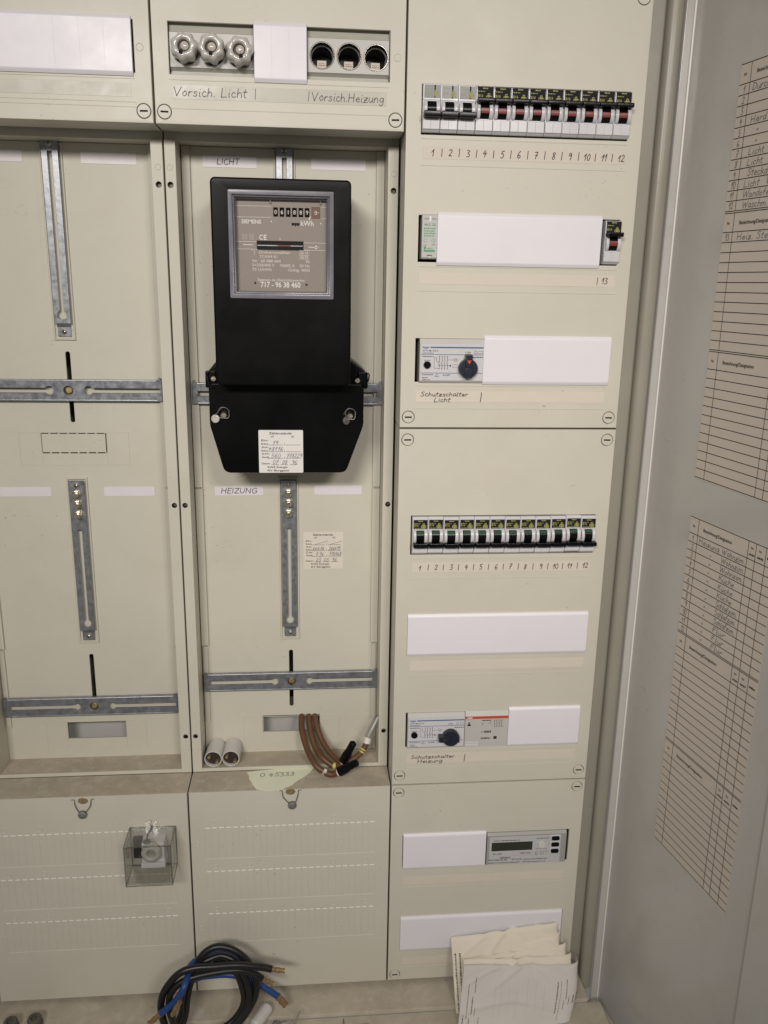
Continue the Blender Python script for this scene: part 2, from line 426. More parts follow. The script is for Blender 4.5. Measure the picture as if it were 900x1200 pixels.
class MB:
    """Collects solids (coordinates in mm) and links them as one mesh object."""

    def __init__(s):
        s.bm = bmesh.new()

    def _merge(s, t, fix=True):
        if fix:
            bmesh.ops.recalc_face_normals(t, faces=t.faces[:])
            if all(e.is_manifold for e in t.edges) and t.calc_volume(signed=True) < 0:
                bmesh.ops.reverse_faces(t, faces=t.faces[:])
                FLIPS.append(len(t.faces))
        me = bpy.data.meshes.new("tmp")
        t.to_mesh(me)
        t.free()
        s.bm.from_mesh(me)
        bpy.data.meshes.remove(me)

    def box(s, x0, x1, y0, y1, z0, z1, bev=0.0, seg=2, fr=None):
        """Axis box; with a plane: x=u, z=v and y=-w."""
        t = bmesh.new()
        vs = []
        for x in (x0, x1):
            for y in (y0, y1):
                for z in (z0, z1):
                    vs.append(t.verts.new(fr(x, z, -y) if fr else (x, y, z)))
        for q in ((0, 1, 3, 2), (4, 6, 7, 5), (0, 4, 5, 1), (2, 3, 7, 6), (0, 2, 6, 4), (1, 5, 7, 3)):
            t.faces.new([vs[i] for i in q])
        if bev:
            bmesh.ops.bevel(t, geom=t.edges[:], offset=bev, segments=seg, affect='EDGES', profile=0.5)
        s._merge(t)
        return s

    def plate(s, outer, holes=(), y0=0.0, y1=3.0, bev=0.0, fr=None, seg=1):
        """Flat plate with real openings, front at y0 and back at y1."""
        fr = fr or FR
        t = bmesh.new()
        ed = []
        for loop in [outer] + list(holes):
            vs = [t.verts.new(fr(u, v, -y0)) for u, v in loop]
            ed += [t.edges.new((vs[i], vs[(i + 1) % len(vs)])) for i in range(len(vs))]
        bmesh.ops.triangle_fill(t, use_beauty=True, use_dissolve=False, edges=ed)
        ff = t.faces[:]
        ex = bmesh.ops.extrude_face_region(t, geom=ff)
        nv = [g for g in ex['geom'] if isinstance(g, bmesh.types.BMVert)]
        dv = fr.w * (y0 - y1)
        for v in nv:
            v.co += dv
        nvs = set(nv)
        if bev:
            bmesh.ops.recalc_face_normals(t, faces=t.faces[:])
            be = [e for e in t.edges if e.verts[0] not in nvs and e.verts[1] not in nvs and len(e.link_faces) == 2
                  and e.calc_face_angle(0) > 0.9]
            bmesh.ops.bevel(t, geom=be, offset=bev, segments=seg, affect='EDGES', profile=0.5)
        s._merge(t)
        return s

    def prism_x(s, poly_yz, x0, x1, bev=0.0):
        """Side profile (y, z) swept along X."""
        t = bmesh.new()
        a = [t.verts.new((x0, y, z)) for y, z in poly_yz]
        b = [t.verts.new((x1, y, z)) for y, z in poly_yz]
        n = len(a)
        fa = t.faces.new(a)
        fb = t.faces.new(b[::-1])
        for i in range(n):
            t.faces.new((a[i], b[i], b[(i + 1) % n], a[(i + 1) % n]))
        if bev:
            bmesh.ops.recalc_face_normals(t, faces=t.faces[:])
            es = list(fa.edges) + list(fb.edges)
            bmesh.ops.bevel(t, geom=es, offset=bev, segments=2, affect='EDGES', profile=0.5)
        s._merge(t)
        return s

    def lathe(s, c, axis, prof, n=24, mod=None, closed=False):
        """prof: (radius, height along axis); mod(angle, radius, h) -> radius."""
        ax = Vector(axis).normalized()
        e1 = ax.orthogonal().normalized()
        if abs(ax.z) < 0.9:
            e1 = ax.cross(Vector((0, 0, 1))).normalized()
        e2 = ax.cross(e1)
        c = Vector(c)
        t = bmesh.new()
        rings = []
        for rr, h in prof:
            if rr < 1e-6:
                rings.append([t.verts.new(c + ax * h)])
            else:
                ring = []
                for i in range(n):
                    an = 2 * math.pi * i / n
                    q = mod(an, rr, h) if mod else rr
                    ring.append(t.verts.new(c + ax * h + (e1 * math.cos(an) + e2 * math.sin(an)) * q))
                rings.append(ring)
        for A, B in zip(rings, rings[1:]):
            for i in range(n):
                j = (i + 1) % n
                if len(A) == 1 and len(B) == 1:
                    continue
                if len(A) == 1:
                    t.faces.new((A[0], B[i], B[j]))
                elif len(B) == 1:
                    t.faces.new((A[i], B[0], A[j]))
                else:
                    t.faces.new((A[i], B[i], B[j], A[j]))
        if closed:
            A, B = rings[-1], rings[0]
            for i in range(n):
                j = (i + 1) % n
                t.faces.new((A[i], B[i], B[j], A[j]))
        s._merge(t)
        return s

    def disc(s, x, z, rad, y0, y1, n=24, bev=0.0, fr=None):
        return s.plate(circ(x, z, rad, n), (), y0, y1, bev, fr)

    def tube(s, pts, rad, n=10, k=6, caps=True):
        """Round cable through the points (radius: number or list per point)."""
        P = smooth(pts, k) if k > 1 else [Vector(p) for p in pts]
        rs = [rad] * len(P) if not hasattr(rad, '__len__') else rad
        t = bmesh.new()
        nrm = None
        rings = []
        for i, p in enumerate(P):
            tg = (P[min(i + 1, len(P) - 1)] - P[max(i - 1, 0)]).normalized()
            if nrm is None:
                nrm = tg.orthogonal().normalized()
            nrm = (nrm - tg * nrm.dot(tg)).normalized()
            bi = tg.cross(nrm)
            rings.append([t.verts.new(p + (nrm * math.cos(2 * math.pi * q / n) + bi * math.sin(2 * math.pi * q / n)) * rs[i]) for q in range(n)])
        for A, B in zip(rings, rings[1:]):
            for i in range(n):
                t.faces.new((A[i], B[i], B[(i + 1) % n], A[(i + 1) % n]))
        if caps:
            t.faces.new(rings[0])
            t.faces.new(rings[-1][::-1])
        s._merge(t)
        return s

    def ribbon(s, pts, wd, fr=None, w=0.15):
        """Flat pen stroke on a plane, raised by w mm."""
        fr = fr or FR
        P = [Vector(p).to_2d() for p in pts]
        L, Rr = [], []
        for i, p in enumerate(P):
            tg = P[min(i + 1, len(P) - 1)] - P[max(i - 1, 0)]
            if tg.length < 1e-9:
                tg = Vector((1, 0))
            tg.normalize()
            nn = Vector((-tg.y, tg.x)) * (wd / 2)
            if i == 0:
                p = p - tg * wd * 0.3
            if i == len(P) - 1:
                p = p + tg * wd * 0.3
            L.append(s.bm.verts.new(fr(p.x + nn.x, p.y + nn.y, w)))
            Rr.append(s.bm.verts.new(fr(p.x - nn.x, p.y - nn.y, w)))
        for i in range(len(P) - 1):
            s.bm.faces.new((Rr[i], Rr[i + 1], L[i + 1], L[i]))
        return s

    def flat(s, poly, fr=None, w=0.15):
        fr = fr or FR
        s.bm.faces.new([s.bm.verts.new(fr(u, v, w)) for u, v in poly])
        return s

    def ring(s, cx, cz, rad, wd, fr=None, w=0.15, n=20):
        return s.ribbon(circ(cx, cz, rad, n) + [(cx + rad, cz)], wd, fr, w)

    def text(s, st, x, z, h, fr=None, w=0.15, width=None, align='l', rot=0.0, slant=0.0):
        """Printed lettering, cap height h; width squeezes it to that length."""
        fr = fr or FR
        vs, fs = text_geo(st)
        if not vs:
            return s
        k = h / 0.69
        x0 = min(v[0] for v in vs)
        x1 = max(v[0] for v in vs)
        kx = k if width is None else width / (x1 - x0)
        tw = (x1 - x0) * kx
        off = {'l': 0, 'c': -tw / 2, 'r': -tw}[align]
        ca, sa = math.cos(rot), math.sin(rot)
        nv = []
        for a, b in vs:
            p, q = (a - x0) * kx + off, b * k
            p += q * slant
            nv.append(s.bm.verts.new(fr(x + p * ca - q * sa, z + p * sa + q * ca, w)))
        for f_ in fs:
            try:
                s.bm.faces.new([nv[i] for i in f_])
            except ValueError:
                pass
        return s

    def hand(s, st, x, z, h, fr=None, w=0.2, pen=0.6, width=None, align='l', jit=0.03, slant=0.06):
        """Handwriting from single strokes, cap height h."""
        fr = fr or FR
        adv = sum(HAND[c][0] for c in st) * h
        kx = 1.0 if width is None else width / adv
        cx = x - {'l': 0, 'c': adv * kx / 2, 'r': adv * kx}[align]
        for c in st:
            a, strokes = HAND[c]
            jz = random.uniform(-jit, jit) * h
            js = 1 + random.uniform(-jit, jit) * 1.5
            sl = slant + random.uniform(-jit, jit)
            for stq in strokes:
                pts = [(cx + (px * js + pz * sl) * h * kx, z + jz + pz * h * js) for px, pz in stq]
                s.ribbon(smooth(pts, 4), pen, fr, w)
            cx += a * h * kx
        return s

    def dashes(s, x0, x1, z, h, fr=None, w=0.15, lo=0.6, hi=1.9, gap=0.45, seed=1):
        """Print too small to read: short uneven bars the height of the lettering."""
        rn = random.Random(seed)
        x = x0
        while x < x1:
            l = min(rn.uniform(lo, hi), x1 - x)
            if l > 0.2:
                s.flat(rect(x, x + l, z, z + h * rn.uniform(0.75, 1.0)), fr, w)
            x += l + gap * rn.uniform(0.7, 1.5)
        return s

    def build(s, name, m, parent=None, ang=35, smooth_=True, weighted=True):
        org = Vector((0, 0, 0))
        p = parent
        while p is not None:
            org += p.location
            p = p.parent
        loc = Vector((0, 0, 0))
        if parent is None:
            xs = [v.co for v in s.bm.verts]
            lo = Vector([min(c[i] for c in xs) for i in range(3)])
            hi = Vector([max(c[i] for c in xs) for i in range(3)])
            loc = Vector(((lo.x + hi.x) / 2, (lo.y + hi.y) / 2, lo.z)) * MM
            org = loc
        for v in s.bm.verts:
            v.co = v.co * MM - org
        me = bpy.data.meshes.new(name)
        s.bm.to_mesh(me)
        s.bm.free()
        if smooth_:
            for p_ in me.polygons:
                p_.use_smooth = True
            me.set_sharp_from_angle(angle=math.radians(ang))
        me.materials.append(M[m])
        o = bpy.data.objects.new(name, me)
        COL.objects.link(o)
        o.location = loc
        if smooth_ and weighted:
            wn = o.modifiers.new("weighted normals", 'WEIGHTED_NORMAL')
            wn.keep_sharp = True
            wn.weight = 90
        if parent is not None:
            o.parent = parent
        return o


def thing(name, label, cat, loc, group=None):
    o = bpy.data.objects.new(name, None)
    o.empty_display_size = 0.02
    COL.objects.link(o)
    o.location = Vector(loc) * MM
    o['label'] = label
    o['category'] = cat
    if group:
        o['group'] = group
    return o


def tag(o, label, cat, group=None):
    o['label'] = label
    o['category'] = cat
    if group:
        o['group'] = group
    return o


def copy_tree(o, parent=None):
    c = o.copy()
    COL.objects.link(c)
    c.parent = parent
    for ch in list(o.children):
        copy_tree(ch, c)
    return c


# ============================================================================
# THE CABINET: shell, floor, rim and open door
# ============================================================================
cab = thing('electrical_cabinet', 'beige steel cabinet shell holding the meters, its grey door swung open on the right', 'cabinet', (-120, 60, -758))
b = MB()
b.box(-516, 284, 150, 153, -760, 760)
b.build('back_panel', 'steel', cab)
b = MB()
b.box(266, 269, -4, 150, -770, 760)
b.build('side_wall', 'steel', cab)
b = MB()
b.box(-516, -513, -10, 150, -770, 760)
b.build('side_wall', 'steel', cab)
b = MB()
b.box(249.9, 264.4, 4.0, 6.0, -752, 760)
b.build('inner_flange', 'steel', cab)
b = MB()                                                   # rolled front rim beside the door
prof = [(268.9, 10), (264.5, 4), (263.6, -1), (264.2, -4.5), (266, -7), (269, -8.2), (273, -8.4), (277, -7.6), (279.6, -4.5), (280.4, 0), (280.4, 30), (268.9, 30)]
t = bmesh.new()
a_ = [t.verts.new((x, y, -770)) for x, y in prof]
c_ = [t.verts.new((x, y, 760)) for x, y in prof]
t.faces.new(a_)
t.faces.new(c_[::-1])
for i in range(len(prof)):
    j = (i + 1) % len(prof)
    t.faces.new((a_[i], c_[i], c_[j], a_[j]))
b._merge(t)
b.build('rim', 'steel', cab, ang=50)
b = MB()
b.box(-512.5, 263, -42, 149.5, -758, -752, 0.8)
b.build('floor_plate', 'floor', cab)
b = MB()
b.box(-516, 280, -130, -42.4, -768, -758.2, 0.8)
b.build('bottom_flange', 'floor', cab)

# --- the door: a folded sheet with a flange at the hinge, a stiffener and a bottom fold
b = MB()
b.box(0.0, 560, 0, 1.5, -792, 760, 0.3, fr=DOOR)
door = b.build('door', 'door', cab)
b = MB()
b.box(-1.4, 0.0, -10.5, 1.5, -792, 760, 0.5, fr=DOOR)
b.box(-1.4, 1.6, -11.6, -10.3, -792, 760, 0.5, fr=DOOR)
b.build('hinge_flange', 'door', door)
b = MB()
b.tube([DOOR(1.0, -792, 1.0), DOOR(1.0, 760, 1.0)], 1.15, 10, 1)  # added pale bead: the fold's highlight put into its colour
b.build('edge_highlight', 'beadglint', door)
b = MB()                                                   # hat shaped stiffener welded to the door
for u0, u1, w0, w1 in ((252, 258, 0.2, 7.0), (258, 330, 7.0, 7.0), (330, 336, 7.0, 0.2)):
    t = bmesh.new()
    q = [t.verts.new(DOOR(u, v, w)) for v in (-780, 760) for u, w in ((u0, w0), (u1, w1))]
    t.faces.new((q[0], q[1], q[3], q[2]))
    b._merge(t, False)
b.build('stiffener', 'door', door)
b = MB()
b.box(-1.2, 560, -16, 0.2, -795, -792.2, 0.8, fr=DOOR)
b.build('bottom_fold', 'cover', door)


# ============================================================================
# COVER PANELS
# ============================================================================
def lock_screw(parent, x, z, rot=0.0, tilt=0.0):
    b = MB()
    b.disc(x, z, 6.35, -0.25, 4, 28, 0.35)
    o = b.build('lock_screw', 'cover', parent)
    b = MB()
    ca, sa = math.cos(rot), math.sin(rot)
    p = [(x + a * ca - c * sa, z + a * sa + c * ca) for a, c in rect(-3.9, 3.9, -0.85, 0.85)]
    b.plate(p, (), -0.32, 0.2)
    b.build('slot', 'dark', o)


def ribs(b, x0, x1, *zs):
    for z in zs:
        b.box(x0, x1, -0.45, 0.2, z - 0.45, z + 0.45, 0.15, 1)


def skirt(b, x0, x1, z0, z1, y=46.0):
    b.box(x0, x0 + 2, 2.6, y, z0, z1)
    b.box(x1 - 2, x1, 2.6, y, z0, z1)
    b.box(x0 + 2, x1 - 2, 2.6, y, z0, z0 + 2)
    b.box(x0 + 2, x1 - 2, 2.6, y, z1 - 2, z1)


GC = 'beige cover panels'


def cover(label, x0, x1, z0, z1, windows, screws, rib_rows, extra=None):
    c = thing('cover_panel', label, 'cover panel', ((x0 + x1) / 2, 0, z0), GC)
    b = MB()
    hs = [rect(*w) for w in windows] + [circ(x, z, 7.0, 28) for x, z in screws]
    b.plate(rect(x0, x1, z0, z1), hs, 0, 2.8, 0.7, seg=2)
    skirt(b, x0, x1, z0, z1)
    for x0_, x1_, zs in rib_rows:
        ribs(b, x0_, x1_, *zs)
    if extra:
        extra(b)
    b.build('panel', 'cover', c)
    for i, (x, z) in enumerate(screws):
        lock_screw(c, x, z, random.uniform(-0.03, 0.03))
    return c


def label_strip(parent, x0, x1, z0, z1, writing=None, bare=False, pen='ink'):
    b = MB()
    b.box(x0, x1, -0.25, 0.2, z0, z1, 0.08, 1)
    o = b.build('label_strip', 'label_bare' if bare else 'label', parent)
    if writing:
        w = MB()
        writing(w)
        w.build('writing', pen, o, smooth_=False)


def numbers(z, xs0, pitch, h, first=1, last=12, pen=0.72):
    def wr(w):
        for i in range(first, last + 1):
            x = xs0 + (i - first) * pitch
            w.hand(str(i), x - (0.28 if i < 10 else 0.48) * h + random.uniform(-.6, .6), z + random.uniform(-.5, .5), h, pen=pen, w=0.45, jit=0.05, slant=0.12)
            if i < last:
                w.hand('|', x + pitch * 0.5 - 0.5, z + 0.2, h * 0.95, pen=pen, w=0.45)
    return wr


WIN = 23.5
# field 3, upper cover: three rows
C1 = cover('tall beige cover panel at upper right, around the breakers with red flags', 1, 249, 1, 449,
           [(16.5, 233.5, 303, 350), (16.5, 233.5, 178, 225), (16.5, 233.5, 51.5, 98.5)],
           [(10.5, 12.5), (239, 12.5), (10.5, 437), (239, 437)],
           [(17, 233.5, (299.3, 273.8)), (17, 233.5, (173.5, 148.3)), (17, 233.5, (47.5, 22.3))])
label_strip(C1, 19, 232.5, 280, 292, numbers(283, 29.5, 18.0, 6.6))
label_strip(C1, 18, 233, 155.5, 167.3, lambda w: (w.hand('|', 212.5, 158.6, 6.5, pen=.6, w=.45), w.hand('13', 218, 158.6, 6.2, pen=.7, w=.45)))
label_strip(C1, 18, 232, 29.2, 41.5, lambda w: (w.hand('Schutzschalter', 23.5, 36.0, 4.6, pen=.68, w=.45, width=53), w.hand('Licht', 38.5, 29.7, 4.8, pen=.68, w=.45, width=18.5), w.hand('|', 90, 30.5, 8.5, pen=.8, w=.45)))
# field 3, middle cover
C2 = cover('beige cover panel in the right column, around the breakers with green flags', 1, 249, -449, -1,
           [(16.5, 233.5, -148, -101), (16.5, 233.5, -271.5, -224.5), (16.5, 233.5, -397.5, -350.5)],
           [(10.5, -13), (239.5, -13), (10.5, -437), (239, -437)],
           [(17, 233.5, (-152.5, -177.2)), (17, 233.5, (-300.8,)), (17, 233.5, (-402.8, -426))])
label_strip(C2, 19, 232, -169.5, -157.8, numbers(-166.8, 29.0, 17.8, 6.2))
label_strip(C2, 19.5, 233, -294.3, -282)
label_strip(C2, 19, 232.3, -419.8, -407.5, lambda w: (w.hand('Schutzschalter', 24, -413.4, 4.4, pen=.68, w=.45, width=55), w.hand('Heizung', 32, -419.3, 4.6, pen=.68, w=.45, width=32), w.hand('|', 90.3, -418.3, 8.5, pen=.8, w=.45)))
# field 3, lower cover
C3 = cover('lower right beige cover panel around the digital relay, papers leaning on it', 1, 249, -745.5, -451,
           [(16.5, 233.5, -570.5, -523.5), (16.5, 233.5, -695, -648)],
           [(10, -461), (239, -461), (10.5, -737), (239, -737)],
           [(17, 233.5, (-600.5,)), (17, 233.5, (-725,))])
label_strip(C3, 18, 230.5, -596.8, -585)
label_strip(C3, 19, 230.5, -721.5, -710.5)

# fields 1 and 2, covers over the fuse rows at the top
T1 = cover('top left beige cover panel with one long white blanking strip', -499, -251, 305, 560,
           [(-482, -266.5, 350.3, 397)], [(-260, 316)], [(-482, -267, (345, 324.0, 319.6))])
label_strip(T1, -482, -271, 328.3, 340.8, bare=True)
T2 = cover('top middle beige cover panel with screw fuses behind its window', -249, -1, 305, 560,
           [(-233.5, -16.5, 350.3, 397)], [(-240, 316), (-10, 315.5)], [(-234, -17, (345.5, 319.4))])
label_strip(T2, -232, -19.5, 328, 341, lambda w: (w.hand('Vorsich. Licht', -230.5, 331.0, 7.8, pen=.75, w=.45, width=72), w.hand('|', -151.2, 331, 8, pen=.6, w=.45),
                                                  w.hand('|', -98.5, 331, 8, pen=.6, w=.45), w.hand('Vorsich.Heizung', -94.5, 331.0, 7.6, pen=.75, w=.45, width=73)), bare=True, pen='pencil')
for c, x in ((T1, -261), (T2, -9)):                        # shallow moulded plug marks
    b = MB()
    b.lathe((x, 0.2, 373), (0, -1, 0), [(0, 0.0), (2.9, 0.0), (3.1, 0.35), (3.6, 0.5), (4.0, 0.0)], 20)
    b.build('plug_mark', 'cover', c)


# lower covers of fields 1 and 2: knock-out rows, sealing screw with wire and lead seal
def knock_out(x0, x1, plugs):
    def ex(b):
        rn = random.Random(int(x0))
        for zt, zb in ((-501, -545.5), (-564, -608), (-627, -671)):
            n = 25
            p = (x1 - x0) / n
            for i in range(n + 1):
                b.box(x0 + i * p - 0.2, x0 + i * p + 0.2, -0.28, 0.3, zb + 1.5, zt - 2, 0.1, 1)
        for x, z in plugs:
            b.lathe((x, 0.1, z), (0, -1, 0), [(0, 0.25), (2.2, 0.25), (2.5, 0.55), (3.0, 0.6), (3.4, 0.0)], 16)
    return ex


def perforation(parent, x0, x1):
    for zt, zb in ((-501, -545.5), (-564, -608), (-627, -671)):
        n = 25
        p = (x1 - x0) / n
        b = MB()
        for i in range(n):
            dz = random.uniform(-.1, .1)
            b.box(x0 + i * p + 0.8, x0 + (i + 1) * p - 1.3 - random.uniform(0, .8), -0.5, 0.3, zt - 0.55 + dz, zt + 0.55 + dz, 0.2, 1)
        b.build('perforation', 'perf_glint', parent)
        b = MB()
        b.box(x0, x1, -0.3, 0.3, zb - 0.16, zb + 0.16, 0.08, 1)
        b.build('score_line', 'scored', parent)


def sealing_screw(parent, x, z, dx):
    b = MB()
    b.plate(circ(x, z, 6.0, 22, rz=4.2), (), -0.9, 0.6, 0.4)
    b.build('sealing_screw', 'brass', parent)
    b = MB()
    for sx in (-1, 1):
        b.tube([(x + sx * 9.5, 0.6, z + 0.6), (x + sx * 9.8, -1.5, z - 0.5), (x + sx * 8.5, -2.4, z - 6.5), (x + dx + sx * 3.5, -3.0, z - 14.5), (x + dx, -3.4, z - 16)], 0.55, 6)
        b.tube([(x + sx * 13.5, -0.4, z + 1.6), (x + sx * 11, -0.7, z + 2.2), (x + sx * 9.5, -0.4, z + 1.0)], 0.5, 6)
    o = b.build('seal_wire', 'lead', parent)
    b = MB()
    b.lathe((x + dx, -3.2, z - 17.2), (0.12, -1, 0.25), [(0, -2.6), (4.2, -2.4), (5.0, -1), (5.0, 1), (4.2, 2.3), (2.6, 2.6), (2.4, 2.0), (0, 2.0)], 18)
    b.build('seal', 'lead', o)


PL = [(-220, -493.5), (-178, -493.5), (-72, -493), (-31, -492.5), (-241, -523), (-62, -525), (-220, -557), (-178, -556.5), (-72, -556), (-31, -555.5),
      (-220, -620), (-178, -619.5), (-72, -619), (-31, -618.5), (-240, -648), (-62, -649)]
L2 = cover('lower middle beige cover panel with knock-out rows, a brown cable ending above it', -249, -1, -745.5, -451, [], [], [], knock_out(-231.5, -18, PL))
perforation(L2, -231.5, -18)
sealing_screw(L2, -125, -453.6, 2)
L1 = cover('lower left beige cover panel with knock-out rows and a clear box fixed on it', -499, -251, -745.5, -451, [], [], [], knock_out(-482, -268.5, [(x - 250.5, z) for x, z in PL]))
perforation(L1, -482, -268.5)
sealing_screw(L1, -375, -456.0, -1)

# ============================================================================
# WHITE BLANKING STRIPS
# ============================================================================
GB = 'white blanking strips'


def blank(label, x0, x1, zc, h=53.4, ribs_at=(), wide=0.7):
    z0, z1 = zc - h / 2, zc + h / 2
    b = MB()
    prof = [(1, z0), (-1.4, z0), (-3.0, z0 + 2.6), (-3.5, z0 + 4), (-3.5, z1 - 4), (-3.0, z1 - 2.6), (-1.4, z1), (1, z1)]
    b.prism_x(prof, x0, x1, 0.5)
    for x in ribs_at:
        b.box(x - wide, x + wide, -3.62, -3.0, z0 + 4.5, z1 - 4.5, 0.1, 1)
    o = b.build('blanking_strip', 'white', ang=25)
    return tag(o, label, 'blanking strip', GB)


blank('long white blanking strip at the top left edge, beside the fuse caps', -482, -268, 373.7, 53.5, (-341, -317, -294), 0.35)
blank('short white grooved strip between the fuse caps and the open fuse holders', -150.8, -99.2, 372.4, 53.8, (-133.6, -116.4), 0.35)
blank('long white strip between the green-print arrester and breaker 13', 36.2, 213, 201.5)
blank('white strip right of the upper rotary switch with red triangle', 91.4, 234, 75.8, 53)
blank('full-width white strip under the row of breakers with green flags', 15.5, 234, -248)
blank('white strip right of the grey relay with red bar', 143.8, 233.8, -372.5, 53.5)
blank('white strip left of the digital display relay', 17, 124, -546.2, 52)
blank('lowest white strip, partly hidden behind the leaning papers', 16, 232, -671.5, 53)


# ============================================================================
# CIRCUIT BREAKERS
# ============================================================================
BW = 17.9
GBR = 'single-pole circuit breakers'


def make_breaker(kind):
    """kind: 'off' (lever down, hazed label), 'red' (lever up, red flag), 'green' (lever down, green flag)."""
    t = thing('circuit_breaker', '', 'circuit breaker', (0, 0, 0), GBR)
    h = BW / 2 - 0.12
    b = MB()
    pr = [(30, -22), (-1.0, -22), (-3.4, -20.5), (-4.6, -19.2), (-5.2, -9.6), (-4.2, -9.2), (-4.2, 7.6), (-4.8, 8.0), (-4.6, 20.0), (-2.0, 22.5), (30, 22.5)]
    if kind == 'off':
        pr = [(30, -22), (-1.0, -22), (-3.4, -20.5), (-4.6, -19.2), (-5.2, -9.6), (-4.2, -9.2), (-4.2, 7.6), (-5.0, 8.0), (-5.0, 22.0), (-3.0, 23.2), (30, 23.2)]
    b.prism_x(pr, -h, h, 0.35)
    b.build('body', 'device', t, ang=25)
    b = MB()                                                # rounded cheeks each side of the toggle
    for x0, x1 in ((-h + 0.9, -4.6), (4.6, h - 0.5)):
        p = [(-3.5, -8.8)] + [(-3.8 - 5.2 * math.cos(math.radians(q)), 8.0 * math.sin(math.radians(q)) - 0.6) for q in range(-80, 81, 16)] + [(-3.5, 7.4)]
        b.prism_x(p, x0, x1, 0.5)
    b.build('toggle_cheeks', 'device', t, ang=40)
    b = MB()
    p = [(-3.4, -8.4)] + [(-3.4 - 5.4 * math.cos(math.radians(q)), 7.6 * math.sin(math.radians(q)) - 0.6) for q in range(-80, 81, 16)] + [(-3.4, 7.0)]
    b.prism_x(p, -4.3, 4.3)
    zl = {'off': -6.2, 'red': 8.2, 'green': -8.8}[kind]
    hl = {'off': 2.9, 'red': 2.3, 'green': 2.5}[kind]
    b.box(-h + 0.3, h - 0.1, -14.5, -5.5, zl - hl, zl + hl, 1.1, 2)
    tg = b.build('toggle', 'black', t, ang=40)
    if kind != 'off':
        z0, z1 = ((-3.2, 1.6) if kind == 'red' else (4.2, 6.3))
        b = MB()
        p = [(-3.4, z0)] + [(-3.6 - 5.4 * math.cos(math.asin(max(-1, min(1, (z + 0.6) / 7.6)))), z) for z in (z0, z0 + (z1 - z0) * .33, z0 + (z1 - z0) * .66, z1)] + [(-3.4, z1)]
        b.prism_x(p, -4.0, 4.0)
        b.build('flag', 'redflag' if kind == 'red' else 'greenflag', tg)
    # rating label
    pl = front(0)
    zb, zt = {'off': (9.6, 21.6), 'red': (9.0, 21.8), 'green': (8.8, 19.6)}[kind]
    yl = -5.25 if kind == 'off' else -5.0
    b = MB()
    b.box(-h + 1.1, h - 0.5, yl, -4.2, zb, zt, 0.15, 1)
    lb = b.build('rating_label', 'palelabel' if kind == 'off' else 'print', t)
    b = MB()
    w = -yl + 0.12
    if kind == 'off':
        b.dashes(-h + 2.2, h - 8, zt - 3.2, 1.0, pl, w, seed=3)
        b.text('B16', -h + 1.9, zb + 3.6, 2.5, pl, w, width=5.2)
    else:
        b.dashes(-2.4, 2.8, zt - 2.0, 1.2, pl, w, seed=2, lo=.8, hi=1.3, gap=.25)
        b.dashes(-h + 1.8, -0.2, zt - 4.7, 0.9, pl, w, seed=5, lo=.8)
        b.text('B16', -h + 1.8, zb + 3.3, 2.5, pl, w, width=5.0)
        b.dashes(-h + 2.6, 0.4, zb + 0.8, 0.8, pl, w, seed=6, lo=.7)
    cx = h - 5.0
    zu = 0.0 if kind != 'off' else 0.6
    for dx, dz, rr in ((0, 4.6, 1.0), (-1.5, 2.3, 1.1), (1.5, 2.3, 1.1), (0, 2.6, 1.0)):
        b.ring(cx + dx, zb + 1.0 + dz + zu, rr, 0.75, pl, w + 0.01 * (dx + 2) + 0.005 * dz, 12)
    b.ribbon([(cx - 2.6, zb + 1.5 + zu), (cx, zb + 0.9 + zu), (cx + 2.6, zb + 1.5 + zu)], 0.9, pl, w)
    b.flat(rect(cx - 0.5, cx + 0.5, zb + 1.0 + zu, zb + 3.2 + zu), pl, w)
    b.build('emblem', 'yellow', lb, smooth_=False)
    if kind == 'off':
        b = MB()
        b.flat(rect(cx - 1.6, cx - 0.2, zb + 0.2, zt - 0.2), pl, w - 0.06)
        b.build('dark_stripe', 'print', lb, smooth_=False)
    # bright facets of the terminal cover
    b = MB()
    zf = {'off': -9.4, 'red': -9.4, 'green': -12.2}[kind]
    b.box(-h + 0.25, -0.5, -5.75, -4.0, -19.4, zf, 0.3, 1)
    b.box(-0.5, h - 0.2, -5.62, -4.0, -19.4, zf, 0.3, 1)
    b.build('terminal_cover', 'device', t)
    return t


proto = {k: make_breaker(k) for k in ('off', 'red', 'green')}
used = set()


def place_breaker(kind, x, z, label):
    if kind not in used:
        used.add(kind)
        o = proto[kind]
    else:
        o = copy_tree(proto[kind])
    o.location = Vector((x, random.uniform(-0.35, 0.35), z)) * MM
    o.rotation_euler = (random.uniform(-0.012, 0.012), 0, random.uniform(-0.006, 0.006))
    o['label'] = label


for i in range(12):
    n = i + 1
    x = 17 + 18.05 * (i + 0.5)
    if i < 3:
        place_breaker('off', x, 327 - i * 0.1, 'grey-labelled circuit breaker with lever down above number %d in the upper row' % n)
    else:
        place_breaker('red', x, 326.7, 'circuit breaker with lever up and red flag above handwritten number %d' % n)
place_breaker('red', 225.2, 201.3, 'lone circuit breaker with red flag right of a long white strip, above number 13')
for i in range(12):
    x = 17.8 + 17.95 * (i + 0.5)
    place_breaker('green', x, -124.6 + (0.9 if i == 10 else random.uniform(-.3, .3)), 'circuit breaker with lever down and green flag above handwritten number %d' % (i + 1))

